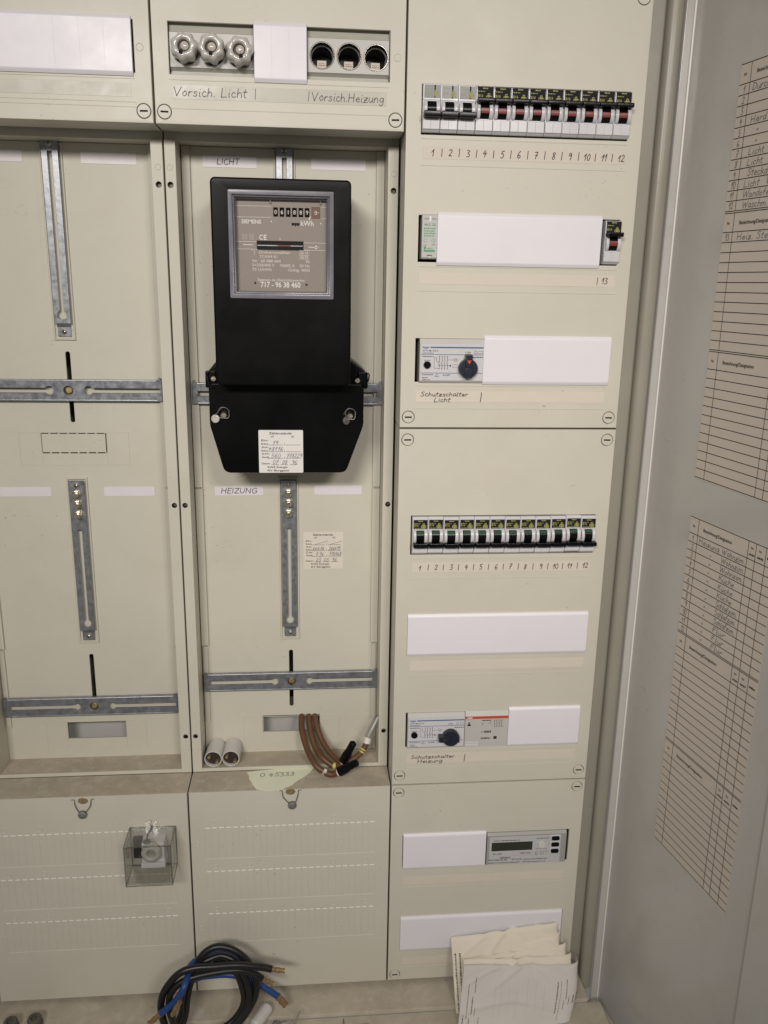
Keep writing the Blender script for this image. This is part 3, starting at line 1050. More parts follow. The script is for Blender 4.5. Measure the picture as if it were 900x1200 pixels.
# ============================================================================
# SURGE ARRESTER with green print
# ============================================================================
sa = thing('surge_arrester', 'narrow grey module with green print at the left end of a long white strip', 'surge arrester', (28, 0, 178))
b = MB()
b.prism_x([(30, 181), (-3, 181), (-5.2, 182.5), (-5.2, 224.5), (-4, 226), (30, 226)], 19.6, 36.0, 0.5)
b.build('body', 'device_grey', sa, ang=25)
b = MB()
b.box(21.5, 34.5, -5.35, -4.9, 220.3, 222.2)
b.build('indicator_slot', 'device_dark', sa)
b = MB()
b.box(27.0, 29.2, -5.7, -5.0, 218.6, 223.6, 0.3)
b.build('indicator', 'white', sa)
b = MB()
fw = front(0)
b.text('463 20', 21.6, 214.2, 2.6, fw, 5.4, width=12.4)
for k, z in enumerate((211.0, 208.5, 206.0, 203.5)):
    b.dashes(21.6, 34.0 - (k % 2) * 1.2, z, 1.4, fw, 5.4, seed=20 + k, lo=.6, hi=1.4, gap=.4)
for p in (rect(21.8, 25.2, 198.2, 201.0),):
    b.ribbon(p + [p[0]], 0.35, fw, 5.4)
b.ring(31.8, 199.6, 1.7, 0.35, fw, 5.4)
b.dashes(30, 34, 195.0, 1.2, fw, 5.4, seed=31)
b.ring(23.0, 194.0, 1.1, 0.6, fw, 5.4)
b.flat(circ(23.0, 191.8, 1.3, 10), fw, 5.4)
b.dashes(25.2, 31, 191.2, 1.2, fw, 5.4, seed=32)
b.flat(rect(21.8, 33.6, 188.2, 190.2), fw, 5.4)
b.build('writing', 'green', sa, smooth_=False)
b = MB()
b.disc(28.0, 184.6, 3.0, -5.6, -4.9, 20, 0.2)
s_ = b.build('screw', 'device_grey', sa)
b = MB()
b.plate(rect(25.4, 30.6, 184.2, 185.0), (), -5.66, -5.2)
b.build('slot', 'dark', s_)


# ============================================================================
# ROTARY RESIDUAL CURRENT SWITCHES
# ============================================================================
def rcd(x0, zc, label, on):
    """72 mm wide module with a knob; on: the knob points up with a red triangle."""
    t = thing('protective_switch', label, 'protective switch', (x0 + 36, 0, zc - 25), 'rotary protective switches')
    x1 = x0 + 70.5
    z0, z1 = zc - 24.2, zc + 23.2
    b = MB()
    b.prism_x([(30, z0), (-1.5, z0), (-3.6, z0 + 2.2), (-3.6, z1 - 5.0), (-1.5, z1), (30, z1)], x0, x1, 0.4)
    b.build('body', 'device_grey', t, ang=20)
    b = MB()
    b.box(x0 + 1.0, x1 - 0.6, -3.95, -3.2, z0 + 2.6, z1 - 5.4, 0.15, 1)
    fp = b.build('front_plate', 'device', t)
    fw = front(0)
    w = 4.1
    b = MB()
    b.text('hager', x0 + 3, z1 - 10.2, 2.5, fw, w, width=7.5)
    b.flat(rect(x0 + 11.5, x1 - 0.8, z1 - 9.9, z1 - 8.4), fw, w)
    b.flat(rect(x0 + 1.4, x1 - 0.8, z1 - 17.0, z1 - 16.4), fw, w)
    b.flat(rect(x0 + 1.2, x1 - 0.8, z0 + 10.4, z0 + 11.0), fw, w)
    b.build('blue_lines', 'blueprint', fp, smooth_=False)
    b = MB()
    b.text('63 A', x0 + 3, z1 - 13.4, 1.7, fw, w, width=5.5)
    b.text('I\u0394n 0,5 A', x0 + 9.6, z1 - 13.4, 1.6, fw, w, width=10.5)
    b.dashes(x0 + 3, x0 + 15, z1 - 15.6, 0.9, fw, w, seed=4, lo=.6, hi=1.2)
    b.text('I ON', x0 + 50, z1 - 15.2, 1.9, fw, w, width=5.6)
    b.ring(x0 + 61.5, z1 - 14.0, 1.5, 0.35, fw, w)
    q = rect(x0 + 64.6, x1 - 1.2, z1 - 15.4, z1 - 13.0)
    b.ribbon(q + [q[0]], 0.3, fw, w)
    b.dashes(x0 + 3, x0 + 15.5, z1 - 19.4, 1.1, fw, w, seed=8, lo=.6, hi=1.4)
    b.dashes(x0 + 58, x1 - 1.0, z1 - 19.8, 1.2, fw, w, seed=9, lo=1.4, hi=2.4)
    b.dashes(x0 + 5, x0 + 12, z1 - 23.4, 0.9, fw, w, seed=10, lo=.6, hi=1.1)
    b.dashes(x0 + 5.6, x0 + 11, z1 - 25.0, 0.9, fw, w, seed=11, lo=.6, hi=1.1)
    # wiring diagram: four poles, frame, test circuit
    for k in range(4):
        xx = x0 + 21.5 + k * 3.0
        b.ribbon([(xx, z1 - 19), (xx + .2, z1 - 25)], 0.45, fw, w)
        b.ribbon([(xx - .9, z1 - 25.4), (xx + .5, z1 - 28)], 0.5, fw, w)
        b.ribbon([(xx + .3, z1 - 28), (xx, z1 - 32)], 0.45, fw, w)
        b.flat(circ(xx, z1 - 18.8, .5, 8), fw, w)
        b.flat(circ(xx, z1 - 32.2, .5, 8), fw, w)
    for a, c in (((x0 + 15.5, z1 - 20), (x0 + 18, z1 - 20)), ((x0 + 16, z1 - 20), (x0 + 16, z1 - 31.6)), ((x0 + 16, z1 - 31.6), (x0 + 21, z1 - 31.6)),
                 ((x0 + 18.5, z1 - 19.6), (x0 + 18.5, z1 - 24.4)), ((x0 + 18.5, z1 - 24.4), (x0 + 22, z1 - 24.4)), ((x0 + 31, z1 - 22.4), (x0 + 43, z1 - 22.4)),
                 ((x0 + 20, z1 - 28.6), (x0 + 33, z1 - 28.6))):
        b.ribbon([a, c], 0.28, fw, w)
    b.ring(x0 + 39.5, z1 - 22.4, 1.6, 0.3, fw, w)
    q = rect(x0 + 36.5, x0 + 42, z1 - 30.4, z1 - 27.4)
    b.ribbon(q + [q[0]], 0.25, fw, w)
    b.flat([(x0 + 32.4, z1 - 28.8), (x0 + 34.4, z1 - 30.2), (x0 + 34.4, z1 - 27.2)], fw, w)
    b.dashes(x0 + 3, x0 + 15, z0 + 8.4, 1.1, fw, w, seed=12, lo=.8, hi=1.6)
    b.ribbon([(x0 + 17.4, z0 + 7.0), (x0 + 19.4, z0 + 10.0), (x0 + 21.4, z0 + 7.0), (x0 + 17.4, z0 + 7.0)], 0.5, fw, w)
    b.text('0-OFF', x0 + 26, z0 + 7.6, 1.8, fw, w, width=8)
    b.dashes(x0 + 3, x0 + 9, z0 + 5.0, 1.3, fw, w, seed=13, lo=.6, hi=1.3)
    b.dashes(x0 + 3, x0 + 12.5, z0 + 3.0, 1.0, fw, w, seed=14, lo=.5, hi=1.1)
    b.build('print', 'ink', fp, smooth_=False)
    b = MB()
    b.lathe((x0 + 8.2, -3.9, zc - 4.6), (0, -1, 0), [(3.9, 0), (3.9, 2.6), (3.2, 3.4), (0, 3.4)], 20)
    b.build('test_button', 'black', t)
    # knob
    kx, kz = x0 + 53.0, zc - 8.0
    b = MB()
    b.lathe((kx, -3.9, kz), (0, -1, 0), [(10.6, 0), (10.4, 6.0), (9.6, 7.4), (0, 7.6)], 32)
    if on:
        pts = [(-4.0, 1), (4.0, 1), (3.6, 14.8), (2.8, 15.4), (-2.8, 15.4), (-3.6, 14.8)]
        gr = rect(-4.4, -3.6, -10.2, 8.0)
    else:
        pts = [(-1, -4.2), (-1, 4.2), (-14.6, 3.6), (-15.2, 2.8), (-15.2, -2.8), (-14.6, -3.6)]
        gr = rect(-8.0, 10.0, -4.6, -3.8)
    b.plate([(kx + a, kz + c) for a, c in pts], (), -13.2, -4.0, 0.9, seg=2)
    bar = [(-4.0, -10.0), (4.0, -10.0), (4.0, 1), (-4.0, 1)] if on else [(-1, -4.2), (9.9, -4.2), (9.9, 4.2), (-1, 4.2)]
    b.plate([(kx + a, kz + c) for a, c in bar], (), -13.0, -4.0, 0.7, seg=2)
    kn = b.build('knob', 'navy', t, ang=40)
    b = MB()
    if on:
        tri = [(kx - 2.2, kz + 8.6), (kx, kz + 5.2), (kx + 2.2, kz + 8.6)]
        b.plate(tri, (), -13.35, -12.9)
        b.plate([(kx - 2.4, kz + 9.2), (kx - 2.4, kz + 8.8), (kx + 2.4, kz + 8.8), (kx + 2.4, kz + 9.2)], (), -13.35, -12.9)
        b.build('pointer_mark', 'orange', kn)
    else:
        tri = [(kx - 9.0, kz - 1.4), (kx - 6.6, kz), (kx - 9.0, kz + 1.4)]
        b.plate(tri, (), -13.35, -12.9)
        b.build('pointer_mark', 'greenflag', kn)
    return t


rcd(21, 75.2, 'rotary protective switch with knob upright and red triangle, above the words Schutzschalter Licht', True)
rcd(18.6, -373.6, 'rotary protective switch with knob turned sideways, above the words Schutzschalter Heizung', False)

# relay with a red bar, right of the lower rotary switch
ab = thing('relay', 'grey relay module with a red bar along its top, between rotary switch and white strip', 'relay', (116, 0, -398))
b = MB()
b.prism_x([(30, -398), (-1.2, -398), (-3.6, -396.6), (-3.8, -355.5), (-1.0, -349.6), (30, -349.6)], 89.6, 143.6, 0.4)
b.build('body', 'device_grey', ab, ang=20)
b = MB()
b.box(90.0, 143.4, -4.1, -3.0, -359.2, -355.8, 0.2, 1)
rb = b.build('brand_bar', 'redbar', ab)
b = MB()
b.text('ABB', 91.6, -358.6, 2.2, front(0), 4.25, width=6.6)
b.build('writing', 'whiteprint', rb, smooth_=False)
b = MB()
fw = front(0)
w = 3.95
b.flat([(92.0, -368.6), (97.0, -368.6), (96.0, -366.2), (93.0, -366.2)], fw, w)
b.flat([(93.2, -366.0), (95.8, -366.0), (94.5, -362.8)], fw, w)
b.dashes(110.5, 122, -362.2, 1.5, fw, w, seed=41, lo=1, hi=1.8)
b.ribbon([(113, -365.2), (110.8, -365.2), (110.8, -368.4)], 0.5, fw, w)
b.ribbon([(122, -367), (118.6, -366), (122, -364)], 0.4, fw, w)
for k in range(4):
    xx = 126 + k * 3.0
    b.ribbon([(xx - .3, -362), (xx, -364.0)], .5, fw, w)
    b.ribbon([(xx - .6, -364.6), (xx + .8, -366.4)], .5, fw, w)
    b.ribbon([(xx, -366.8), (xx + .2, -369.6)], .5, fw, w)
b.ribbon([(125.4, -361.4), (137, -361.4)], .35, fw, w)
b.ribbon([(125.4, -370.2), (137.2, -370.2)], .35, fw, w)
b.dashes(110, 113, -377.6, 1.2, fw, w, seed=42, lo=1.2, hi=2)
b.dashes(114, 122.5, -378.4, 3.2, fw, w, seed=43, lo=.8, hi=1.8, gap=.5)
b.dashes(110, 121.5, -386.8, 2.2, fw, w, seed=44, lo=1, hi=2)
b.flat(rect(125.8, 129.8, -387.2, -383.4), fw, w)
b.build('print', 'ink', ab, smooth_=False)
b = MB()
b.box(90.6, 107, -3.95, -3.4, -392.4, -390.4, .2, 1)
b.box(90.6, 107, -3.95, -3.4, -396.2, -393.4, .2, 1)
b.build('label_holder', 'device', ab)

# digital relay with a dark display
dg_ = thing('digital_relay', 'grey digital relay with a dark display and three black buttons', 'digital relay', (177, 0, -571))
b = MB()
b.prism_x([(30, -571), (-1.2, -571), (-3.2, -569.6), (-3.4, -526.8), (-1.0, -523.6), (30, -523.6)], 125.4, 229.6, 0.4)
b.build('body', 'device_dark', dg_, ang=20)
b = MB()
b.plate(rrect(128.5, 222.5, -557.0, -528.6, 1.2), (rect(131.5, 185.0, -549.4, -536.6),), -3.9, -3.2, .2)
b.plate(rect(128.5, 222.5, -569.0, -557.6), (), -3.7, -3.2, .15)
b.build('front_plate', 'device_mid', dg_)
b = MB()
b.box(131.6, 184.9, -3.72, -3.5, -549.3, -536.7)
b.build('display', 'lcd', dg_)
b = MB()
fw = front(0)
w = 4.02
b.dashes(134, 168, -534.4, 1.3, fw, w, seed=50, lo=1.2, hi=3.0, gap=.8)
b.text('0% LAD', 133.5, -554.4, 2.0, fw, w, width=12)
b.text('100% LAD', 169, -554.4, 2.0, fw, w, width=14.5)
b.text('SIEMENS', 143, -560.6, 2.0, fw, 3.85, width=14)
b.text('PROTOMATIK MC', 128.5, -563.6, 2.0, fw, 3.85, width=25)
b.text('7KT10 00', 158.5, -563.6, 2.0, fw, 3.85, width=13.5)
b.dashes(174, 205, -563.6, 1.4, fw, 3.85, seed=52, lo=.9, hi=2.2, gap=.8)
b.dashes(128.5, 170, -567.4, 1.3, fw, 3.85, seed=53, lo=.8, hi=2.0, gap=.6)
b.dashes(173, 204, -567.4, 1.3, fw, 3.85, seed=54, lo=.8, hi=2.0, gap=.9)
b.dashes(190, 207, -533.0, 1.2, fw, w, seed=55, lo=.9, hi=1.8)
b.dashes(190, 206, -548.6, 1.2, fw, w, seed=56, lo=.6, hi=1.2, gap=1.2)
q = rect(189.4, 192, -557.0, -552.6)
b.ribbon(q + [q[0]], .5, fw, w)
b.ring(198, -554, 2.2, .4, fw, w)
b.ring(203.5, -552.0, 1.2, .4, fw, w)
b.build('print', 'ink', dg_, smooth_=False)
b = MB()
b.lathe((197.2, -3.8, -541.4), (0, -1, 0), [(4.8, 0), (4.4, 2.0), (0, 2.4)], 20)
b.box(196.6, 197.8, -7.0, -5.6, -545.4, -537.6, .2, 1)
b.build('dial_knob', 'tube', dg_)
for z in (-532.2, -541.4, -551.0):
    b = MB()
    b.plate(rrect(208.2, 221.2, z - 4.5, z + 4.0, 1.6, 4), (), -5.0, -3.0, .6)
    bb = b.build('button_frame', 'device', dg_)
    b = MB()
    b.plate(rrect(209.4, 219.6, z - 3.0, z + 2.8, 1.8, 4), (), -6.6, -4.6, .5)
    b.build('button', 'black', bb)
# added dark sheets put the hollow's shade into colour around narrower devices
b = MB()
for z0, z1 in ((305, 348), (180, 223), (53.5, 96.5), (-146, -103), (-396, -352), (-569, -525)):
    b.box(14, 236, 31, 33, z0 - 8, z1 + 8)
b.build('hollow_shade', 'dark', cab)

# ============================================================================
# FUSES behind the top middle cover
# ============================================================================
GF = 'grey fuse bases behind the top window'


def fuse_base(label, x0, x1, holes):
    t = thing('screw_fuse_holder', label, 'fuse holder', ((x0 + x1) / 2, 10, 350), GF)
    b = MB()
    b.plate(rect(x0, x1, 357.5, 389), [circ(x, z, 12.4, 28) for x, z in holes], 4.5, 12, 0.4)
    b.build('centre_plate', 'device_grey', t)
    b = MB()
    b.prism_x([(5.2, 388.8), (6.2, 389.6), (8.5, 398), (9, 404), (20, 404), (20, 388.8)], x0, x1)
    b.prism_x([(5.2, 357.6), (8.5, 354.6), (8.5, 353.4), (6.4, 352.8), (6.4, 350.9), (12, 350.2), (12, 346), (20, 346), (20, 357.6)], x0, x1)
    b.build('edge_mouldings', 'fusebase', t, ang=15)
    return t


fuse_base('grey fuse base carrying three fluted porcelain caps', -233.2, -151.2, [(-217.5, 372.5), (-191.5, 372.5), (-164.5, 371.5)])
fb = fuse_base('grey fuse base with three open dark sockets', -98.8, -16.8, [(-84, 373.2), (-57, 373.2), (-30, 373)])
for x, z in ((-84, 373.2), (-57, 373.2), (-30, 373)):
    b = MB()
    b.lathe((x, 4.0, z), (0, 1, 0), [(12.3, 0), (12.2, 34), (0, 34)], 28)
    so = b.build('socket', 'socketdark', fb)
    b = MB()
    b.lathe((x, 9.0, z), (0, 1, 0), [(12.35, -4.3), (12.1, -4.9), (11.7, -4.9), (11.4, -4.3), (11.4, -3.6), (12.2, -3.2)], 36)
    b.build('thread_ring', 'threadmetal', so)
    b = MB()
    b.lathe((x, 16.0, z), (0, 1, 0), [(11.9, -2.2), (10.9, -3.0), (10.3, -2.6), (10.2, -1.6), (10.6, 2)], 36)
    b.build('gauge_ring', 'chrome', so)
    b = MB()
    b.box(x - 4.8, x + 4.4, 13.0, 14.0, z - 10.2, z - 2.6, .3)
    ca = b.build('gauge_card', 'label', so)
    b = MB()
    fw = front(12.9)
    b.dashes(x - 3.4, x + 3.4, z - 7.4, 1.0, fw, .1, seed=60, lo=.6, hi=1.2)
    b.dashes(x - 3.0, x + 2.6, z - 5.6, .8, fw, .1, seed=61, lo=.6, hi=1.2)
    b.build('print', 'redflag', ca, smooth_=False)

for x, z, lab, ph in ((-217.5, 372.3, 'fluted porcelain fuse cap at the left, nearest the cover edge', -0.5), (-191.6, 372.3, 'fluted porcelain fuse cap between the two others', 0.0),
                      (-164.6, 370.8, 'fluted porcelain fuse cap beside the short white grooved strip', 0.35)):
    t = thing('screw_fuse', lab, 'screw fuse', (x, -8, z - 13), 'porcelain fuse caps')
    b = MB()

    def fl(a, rr, h, ph=ph):
        k = max(0.0, min(1.0, (rr - 6.5) / 5.0))
        return rr * (1 + 0.075 * k * math.cos(7 * (a + ph)))
    b.lathe((x, 6, z), (0, -1, 0.06), [(11.2, 0), (12.2, 4), (12.8, 10), (12.6, 15), (11.4, 18.6), (9.4, 20.2), (7.4, 20.0), (6.2, 19.0), (5.8, 16.5), (5.6, 13)], 56, fl)
    b.build('cap_body', 'porcelain', t, ang=60)
    b = MB()
    b.lathe((x, 6, z), (0, -1, 0.06), [(6.2, 12), (5.4, 13.4), (5.2, 14.0), (0, 14.2)], 24)
    b.build('recess', 'brown_dark', t)
    b = MB()
    b.lathe((x + 0.8, 6, z + 0.5), (0, -1, 0.06), [(4.3, 13.8), (3.9, 15.8), (2.6, 16.8), (0, 17.2)], 22)
    b.build('sight_glass', 'glassy', t)
    b = MB()
    an = -math.pi / 2 + ph * 0.9
    p = [(x + 6.0 * math.cos(an) + q[0], z + 6.0 * math.sin(an) + q[1]) for q in circ(0, 0, 2.0, 12, rz=2.6)]
    b.plate(p, (), -14.6, -9)
    b.build('notch', 'dark', t)

# ============================================================================
# METER BOARDS of fields 1 and 2 (moulded frame, board, rails, cross bars)
# ============================================================================
YB, YF = 85.0, 45.0


def bolt(parent, x, y, z, big=True):
    b = MB()
    if big:
        b.lathe((x, y, z), (0, -1, 0), [(5.4, 0), (5.2, 1.2), (0, 1.2)], 20)
        b.lathe((x, y - 1, z), (0, -1, 0), [(4.3, 0), (4.3, 3.4), (3.6, 4.0), (0, 4.0)], 6)
        b.lathe((x, y - 4.4, z), (0.1, -1, 0), [(2.6, 0), (2.6, 5.0), (2.0, 5.8), (0, 5.8)], 14)
    else:
        b.lathe((x, y, z), (0, -1, 0), [(2.9, 0), (2.8, 1.0), (1.6, 2.0), (0, 2.2)], 16)
    o = b.build('bolt' if big else 'screw', 'steelscrew', parent)
    if not big:
        b = MB()
        b.plate(rect(x - 1.8, x + 1.8, z - .35, z + .35), (), y - 2.3, y - 1.4)
        b.plate(rect(x - .35, x + .35, z - 1.8, z + 1.8), (), y - 2.32, y - 1.4)
        b.build('cross_slot', 'dark', o)


def rail(parent, xc, zt, zb, bolts, screw_top):
    """Vertical slotted rail in a raised moulded surround."""
    b = MB()
    b.plate(rect(xc - 12.0, xc + 12.0, zb - 4, min(zt + 3, 296)), [rect(xc - 10.2, xc + 10.2, zb - 2, min(zt + 1, 294))], YB - 2.6, YB + .2, .5)
    b.build('rail_surround', 'board', parent)
    b = MB()
    sl = [(xc - 2.7, zt - 13 - 16 * len(bolts)), (xc - 2.7, zb + 28.4)] + circ(xc, zb + 24, 5.2, 14, math.radians(121), math.radians(419)) + [(xc + 2.7, zb + 28.4), (xc + 2.7, zt - 13 - 16 * len(bolts))]
    b.plate(rect(xc - 9.0, xc + 9.0, zb + 14.5, zt), [sl], 79.0, 81.0, .3)
    b.prism_x([(79.0, zb + 14.6), (81, zb + 14.6), (84.6, zb + 11), (84.6, zb), (82.8, zb), (82.8, zb + 10.4)], xc - 7.2, xc + 7.2)
    o = b.build('slotted_rail', 'zinc', parent, ang=20)
    bolt(o, xc, 82.8, zb + 5.2, False)
    for z in bolts:
        bolt(o, xc, 79.0, z)
    if screw_top:
        bolt(o, xc, 79.0, zt - 5.5, False)


def cross_bar(parent, x0, x1, z0, z1, xc, tabs=True, open_r=False):
    zc = (z0 + z1) / 2
    b = MB()
    xr = x1 + 1 if False else (x1 - 6.5)
    hs = [keyhole(x0 + 6.5, xc - 21.5, zc, 5.4, xc - 21.5, 5.0), circ(xc, zc, 5.4, 20), keyhole(xc + 22.5, xr, zc, 5.4, xc + 22.5, 5.0)]
    if open_r:
        hs[2] = keyhole(xc + 22.5, x1 - 2.0, zc, 5.4, xc + 22.5, 5.0)
    b.plate(rect(x0, x1, z0, z1), hs, 76.5, 78.5, .3)
    b.box(x0 + 6, x1 - 6, 76.6, 83, z1 - 1.6, z1 - 0.1, .3, 1)
    b.box(x0 + 6, x1 - 6, 76.6, 83, z0 + 0.1, z0 + 1.6, .3, 1)
    if tabs:
        b.box(x0 + 1, x0 + 4, 76.4, 78.4, z1 - .5, z1 + 3.0, .4, 1)
        b.box(x1 - 4, x1 - 1, 76.4, 78.4, z1 - .5, z1 + 3.0, .4, 1)
    b.tube([(x0 + 6, 77.7, z1 - .9), (x1 - 6, 77.7, z1 - .9)], 1.35, 24, 1)
    b.tube([(x0 + 6, 77.7, z0 + .9), (x1 - 6, 77.7, z0 + .9)], 1.35, 24, 1)
    o = b.build('cross_bar', 'zinc', parent, ang=20)
    b = MB()
    b.lathe((xc, 84, zc), (0, -1, 0), [(6.4, 0), (6.4, 1.5), (4.4, 1.8), (4.2, 4.0), (3.2, 4.8), (0, 4.8)], 16)
    b.build('bolt', 'brass', o)


def meter_board(x0, label, perf, cutout, upper_cross, strips):
    """x0: left edge of the 250 mm field."""
    xc = x0 + 125.5
    t = thing('meter_board', label, 'meter board', (xc, 60, -451), 'beige meter mounting boards')
    xl, xr = x0 + 13.0, x0 + 236.5
    hs = [rrect(xc - 2.6, xc + 2.6, -8, 74, 2.5, 4), rrect(xc - 2.6, xc + 2.6, -382, -302, 2.5, 4), rect(*cutout)]
    b = MB()
    b.plate(rect(xl, xr, -448, 297), hs, YB, YB + 2.5, .3)
    # moulded outlines round the cut-outs, slots and guides
    for zt, zb in ((-20, -58.5), (-396, -434.5)):
        cx0, cx1 = xc - 63, xc + 62.5
        for q in (rect(cx0, cx1, zt - .3, zt + .3), rect(cx0, cx1, zb - .3, zb + .3), rect(cx0 - .3, cx0 + .3, zb, zt), rect(cx1 - .3, cx1 + .3, zb, zt),
                  rect(xc - 37.5, xc - 37, zb, zt), rect(xc + 37, xc + 37.5, zb, zt)):
            b.plate(q, (), YB - .45, YB + .2, .1)
    for zz in range(60):                                        # fine moulded scales
        for xx, za in ((xc - 20, 270), (xc - 18, -98), (xr - 14, 70)):
            z = za - zz * 3.0
            if (za == 270 and zz < 50) or (za == -98 and zz < 34) or (za == 70 and zz < 22):
                b.plate(rect(xx, xx + (3.4 if zz % 5 == 0 else 2.0), z - .2, z + .2), (), YB - .35, YB + .2)
    b.build('board', 'board', t)
    # moulded guides at the sides of the board
    for sx in (-1, 1):
        b = MB()
        xe = xl if sx < 0 else xr
        xi = xe + (9.0 if sx < 0 else -9.0)
        b.box(min(xe, xi), max(xe, xi), YB - 4, YB - .2, -86, 297, .5)
        b.box(min(xe, xi), max(xe, xi), YB - 4, YB - .2, -292, -88, .5)
        b.box(min(xe, xi) + 1.6, max(xe, xi) - 1.6, YB - 3, YB - .2, -400, -294, .5)
        b.build('side_guide', 'board', t)
    # surround: strips, floor, lip, top
    b = MB()
    lo = strips
    for (a, c) in lo:
        b.plate(rect(a, c, -450, 297), [circ((a + c) / 2 + (0.8 if a > x0 + 120 else -0.8), z, 3.1, 18) for z in (252.5, -99.0, -399.5)], YF, YF + 1.8, .4)
        b.box(a, a + 1.6, YF + 1.6, YB + 3, -450, 297)
        b.box(c - 1.6, c, YF + 1.6, YB + 3, -450, 297)
        for z in (252.5, -99.0, -399.5):
            hs_ = MB()
            hs_.disc((a + c) / 2 + (0.8 if a > x0 + 120 else -0.8), z, 2.6, YF + 6.5, YF + 8, 16)
            hs_.build('strip_screw', 'oldscrew', t)
        for z in (270, -418):
            b.lathe(((a + c) / 2 + (0.8 if a > x0 + 120 else -0.8), YF, z), (0, -1, 0), [(0, .1), (2.4, .1), (2.6, .45), (3.1, .45), (3.4, -.1)], 16)
    b.build('frame_strips', 'board', t)
    b = MB()
    ax, cx = strips[0][1], strips[-1][0]
    b.box(ax, cx, YF + 2, YB + 2, -449.6, -447, .2, 1)
    b.build('ledge', 'ledge', t)
    b = MB()
    b.box(ax - 1, cx + 1, YF + .3, YF + 2.2, -450, -445.4, .5)
    for xx in (ax + 14, cx - 9):
        b.lathe((xx, YF + .5, -446.6), (0, -1, 0), [(2.2, 0), (2.0, .8), (0, 1.2)], 12)
    b.build('front_lip', 'board', t)
    b = MB()
    b.box(ax - 12, cx + 12, 53, YB + 2, 297.3, 312)
    b.build('top_frame', 'board', t)
    # white tabs
    rail(t, xc - 1.0 if x0 < -400 else xc - 0.5, 300, 91, (), True)
    rail(t, xc - 0.5, -77, -282, (-93, -105.5, -118.5), True)
    cross_bar(t, x0 + 15, x0 + (231 if x0 < -400 else 237), -383 if x0 < -400 else -354, -358.5 if x0 < -400 else -330.5, xc + .6, True, x0 < -400)
    cross_bar(t, x0 + 15, x0 + (231 if x0 < -400 else 237), 15.5 if x0 > -400 else 18.2, 40 if x0 > -400 else 42.6, xc - .2, True, x0 < -400)
    return t


def tab(parent, x0, x1, z0, z1, wr=None):
    b = MB()
    b.plate(rrect(x0, x1, z0, z1, 1.0, 3), (), YB - .5, YB + .2, .12)
    o = b.build('label_tab', 'tab', parent)
    if wr:
        w = MB()
        w.hand(wr[0], wr[1], wr[2], wr[3], front(YB), .65, .75, wr[4], jit=.02)
        w.build('writing', 'ink', o, smooth_=False)


B1 = meter_board(-500, 'empty meter board in the left field with two slotted rails and cross bars', True, (-411, -337.5, -420, -396.5), True, [(-499, -487), (-263.2, -250.8)])
B2 = meter_board(-249.5, 'meter board in the middle field behind the black electricity meter', False, (-162, -87.5, -418.5, -394.8), True, [(-249.0, -237.4), (-12.6, -1.2)])
for z0, z1 in ((276, 288), (-97, -85.5)):
    tab(B1, -465, -406, z0, z1)
    tab(B1, -344.5, -285, z0, z1)
tab(B2, -214, -155, 276, 288, ('LICHT', -198.5, 279.2, 6.0, 25))
tab(B2, -95, -34, 276.5, 288.5)
tab(B2, -213.5, -155, -97, -85.5, ('HEIZUNG', -206, -94.0, 6.2, 44))
tab(B2, -93.2, -35, -96.5, -85)
# dashed knock-out line on the left board: slit shade painted as dark strips
b = MB()
for i in range(7):
    xa = -412 + i * 10.6
    b.plate(rect(xa, xa + 8.6, -21.3, -20.1), (), YB - .35, YB + .3)
    b.plate(rect(xa, xa + 8.6, -44.6, -43.4), (), YB - .35, YB + .3)
b.plate(rect(-412.4, -411.4, -44, -20.6), (), YB - .34, YB + .3)
b.plate(rect(-338.6, -337.6, -44, -20.6), (), YB - .34, YB + .3)
b.build('knockout_slits', 'dark', B1)
# grey inner sheet seen through the cable openings
b = MB()
b.box(-420, -330, 118, 120, -440, -385)
b.build('inner_sheet', 'device_grey', B1)
b = MB()
b.box(-170, -80, 118, 120, -440, -385)
b.build('inner_sheet', 'device_grey', B2)
# moulded recycling mark at the far left of the left board
b = MB()
fw = front(YB)
b.text('ger', -436, 252, 11, fw, .12, width=26)
for a in (0, 120, 240):
    q = [(-412 + 6.5 * math.cos(math.radians(a + s + 90)), 226 + 5.5 * math.sin(math.radians(a + s + 90))) for s in (-8, 50, 112)]
    b.ribbon(q, .8, fw, .14)
b.text('12', -436, 221, 9, fw, .12, width=14)
b.build('moulded_mark', 'board', B1, smooth_=False)


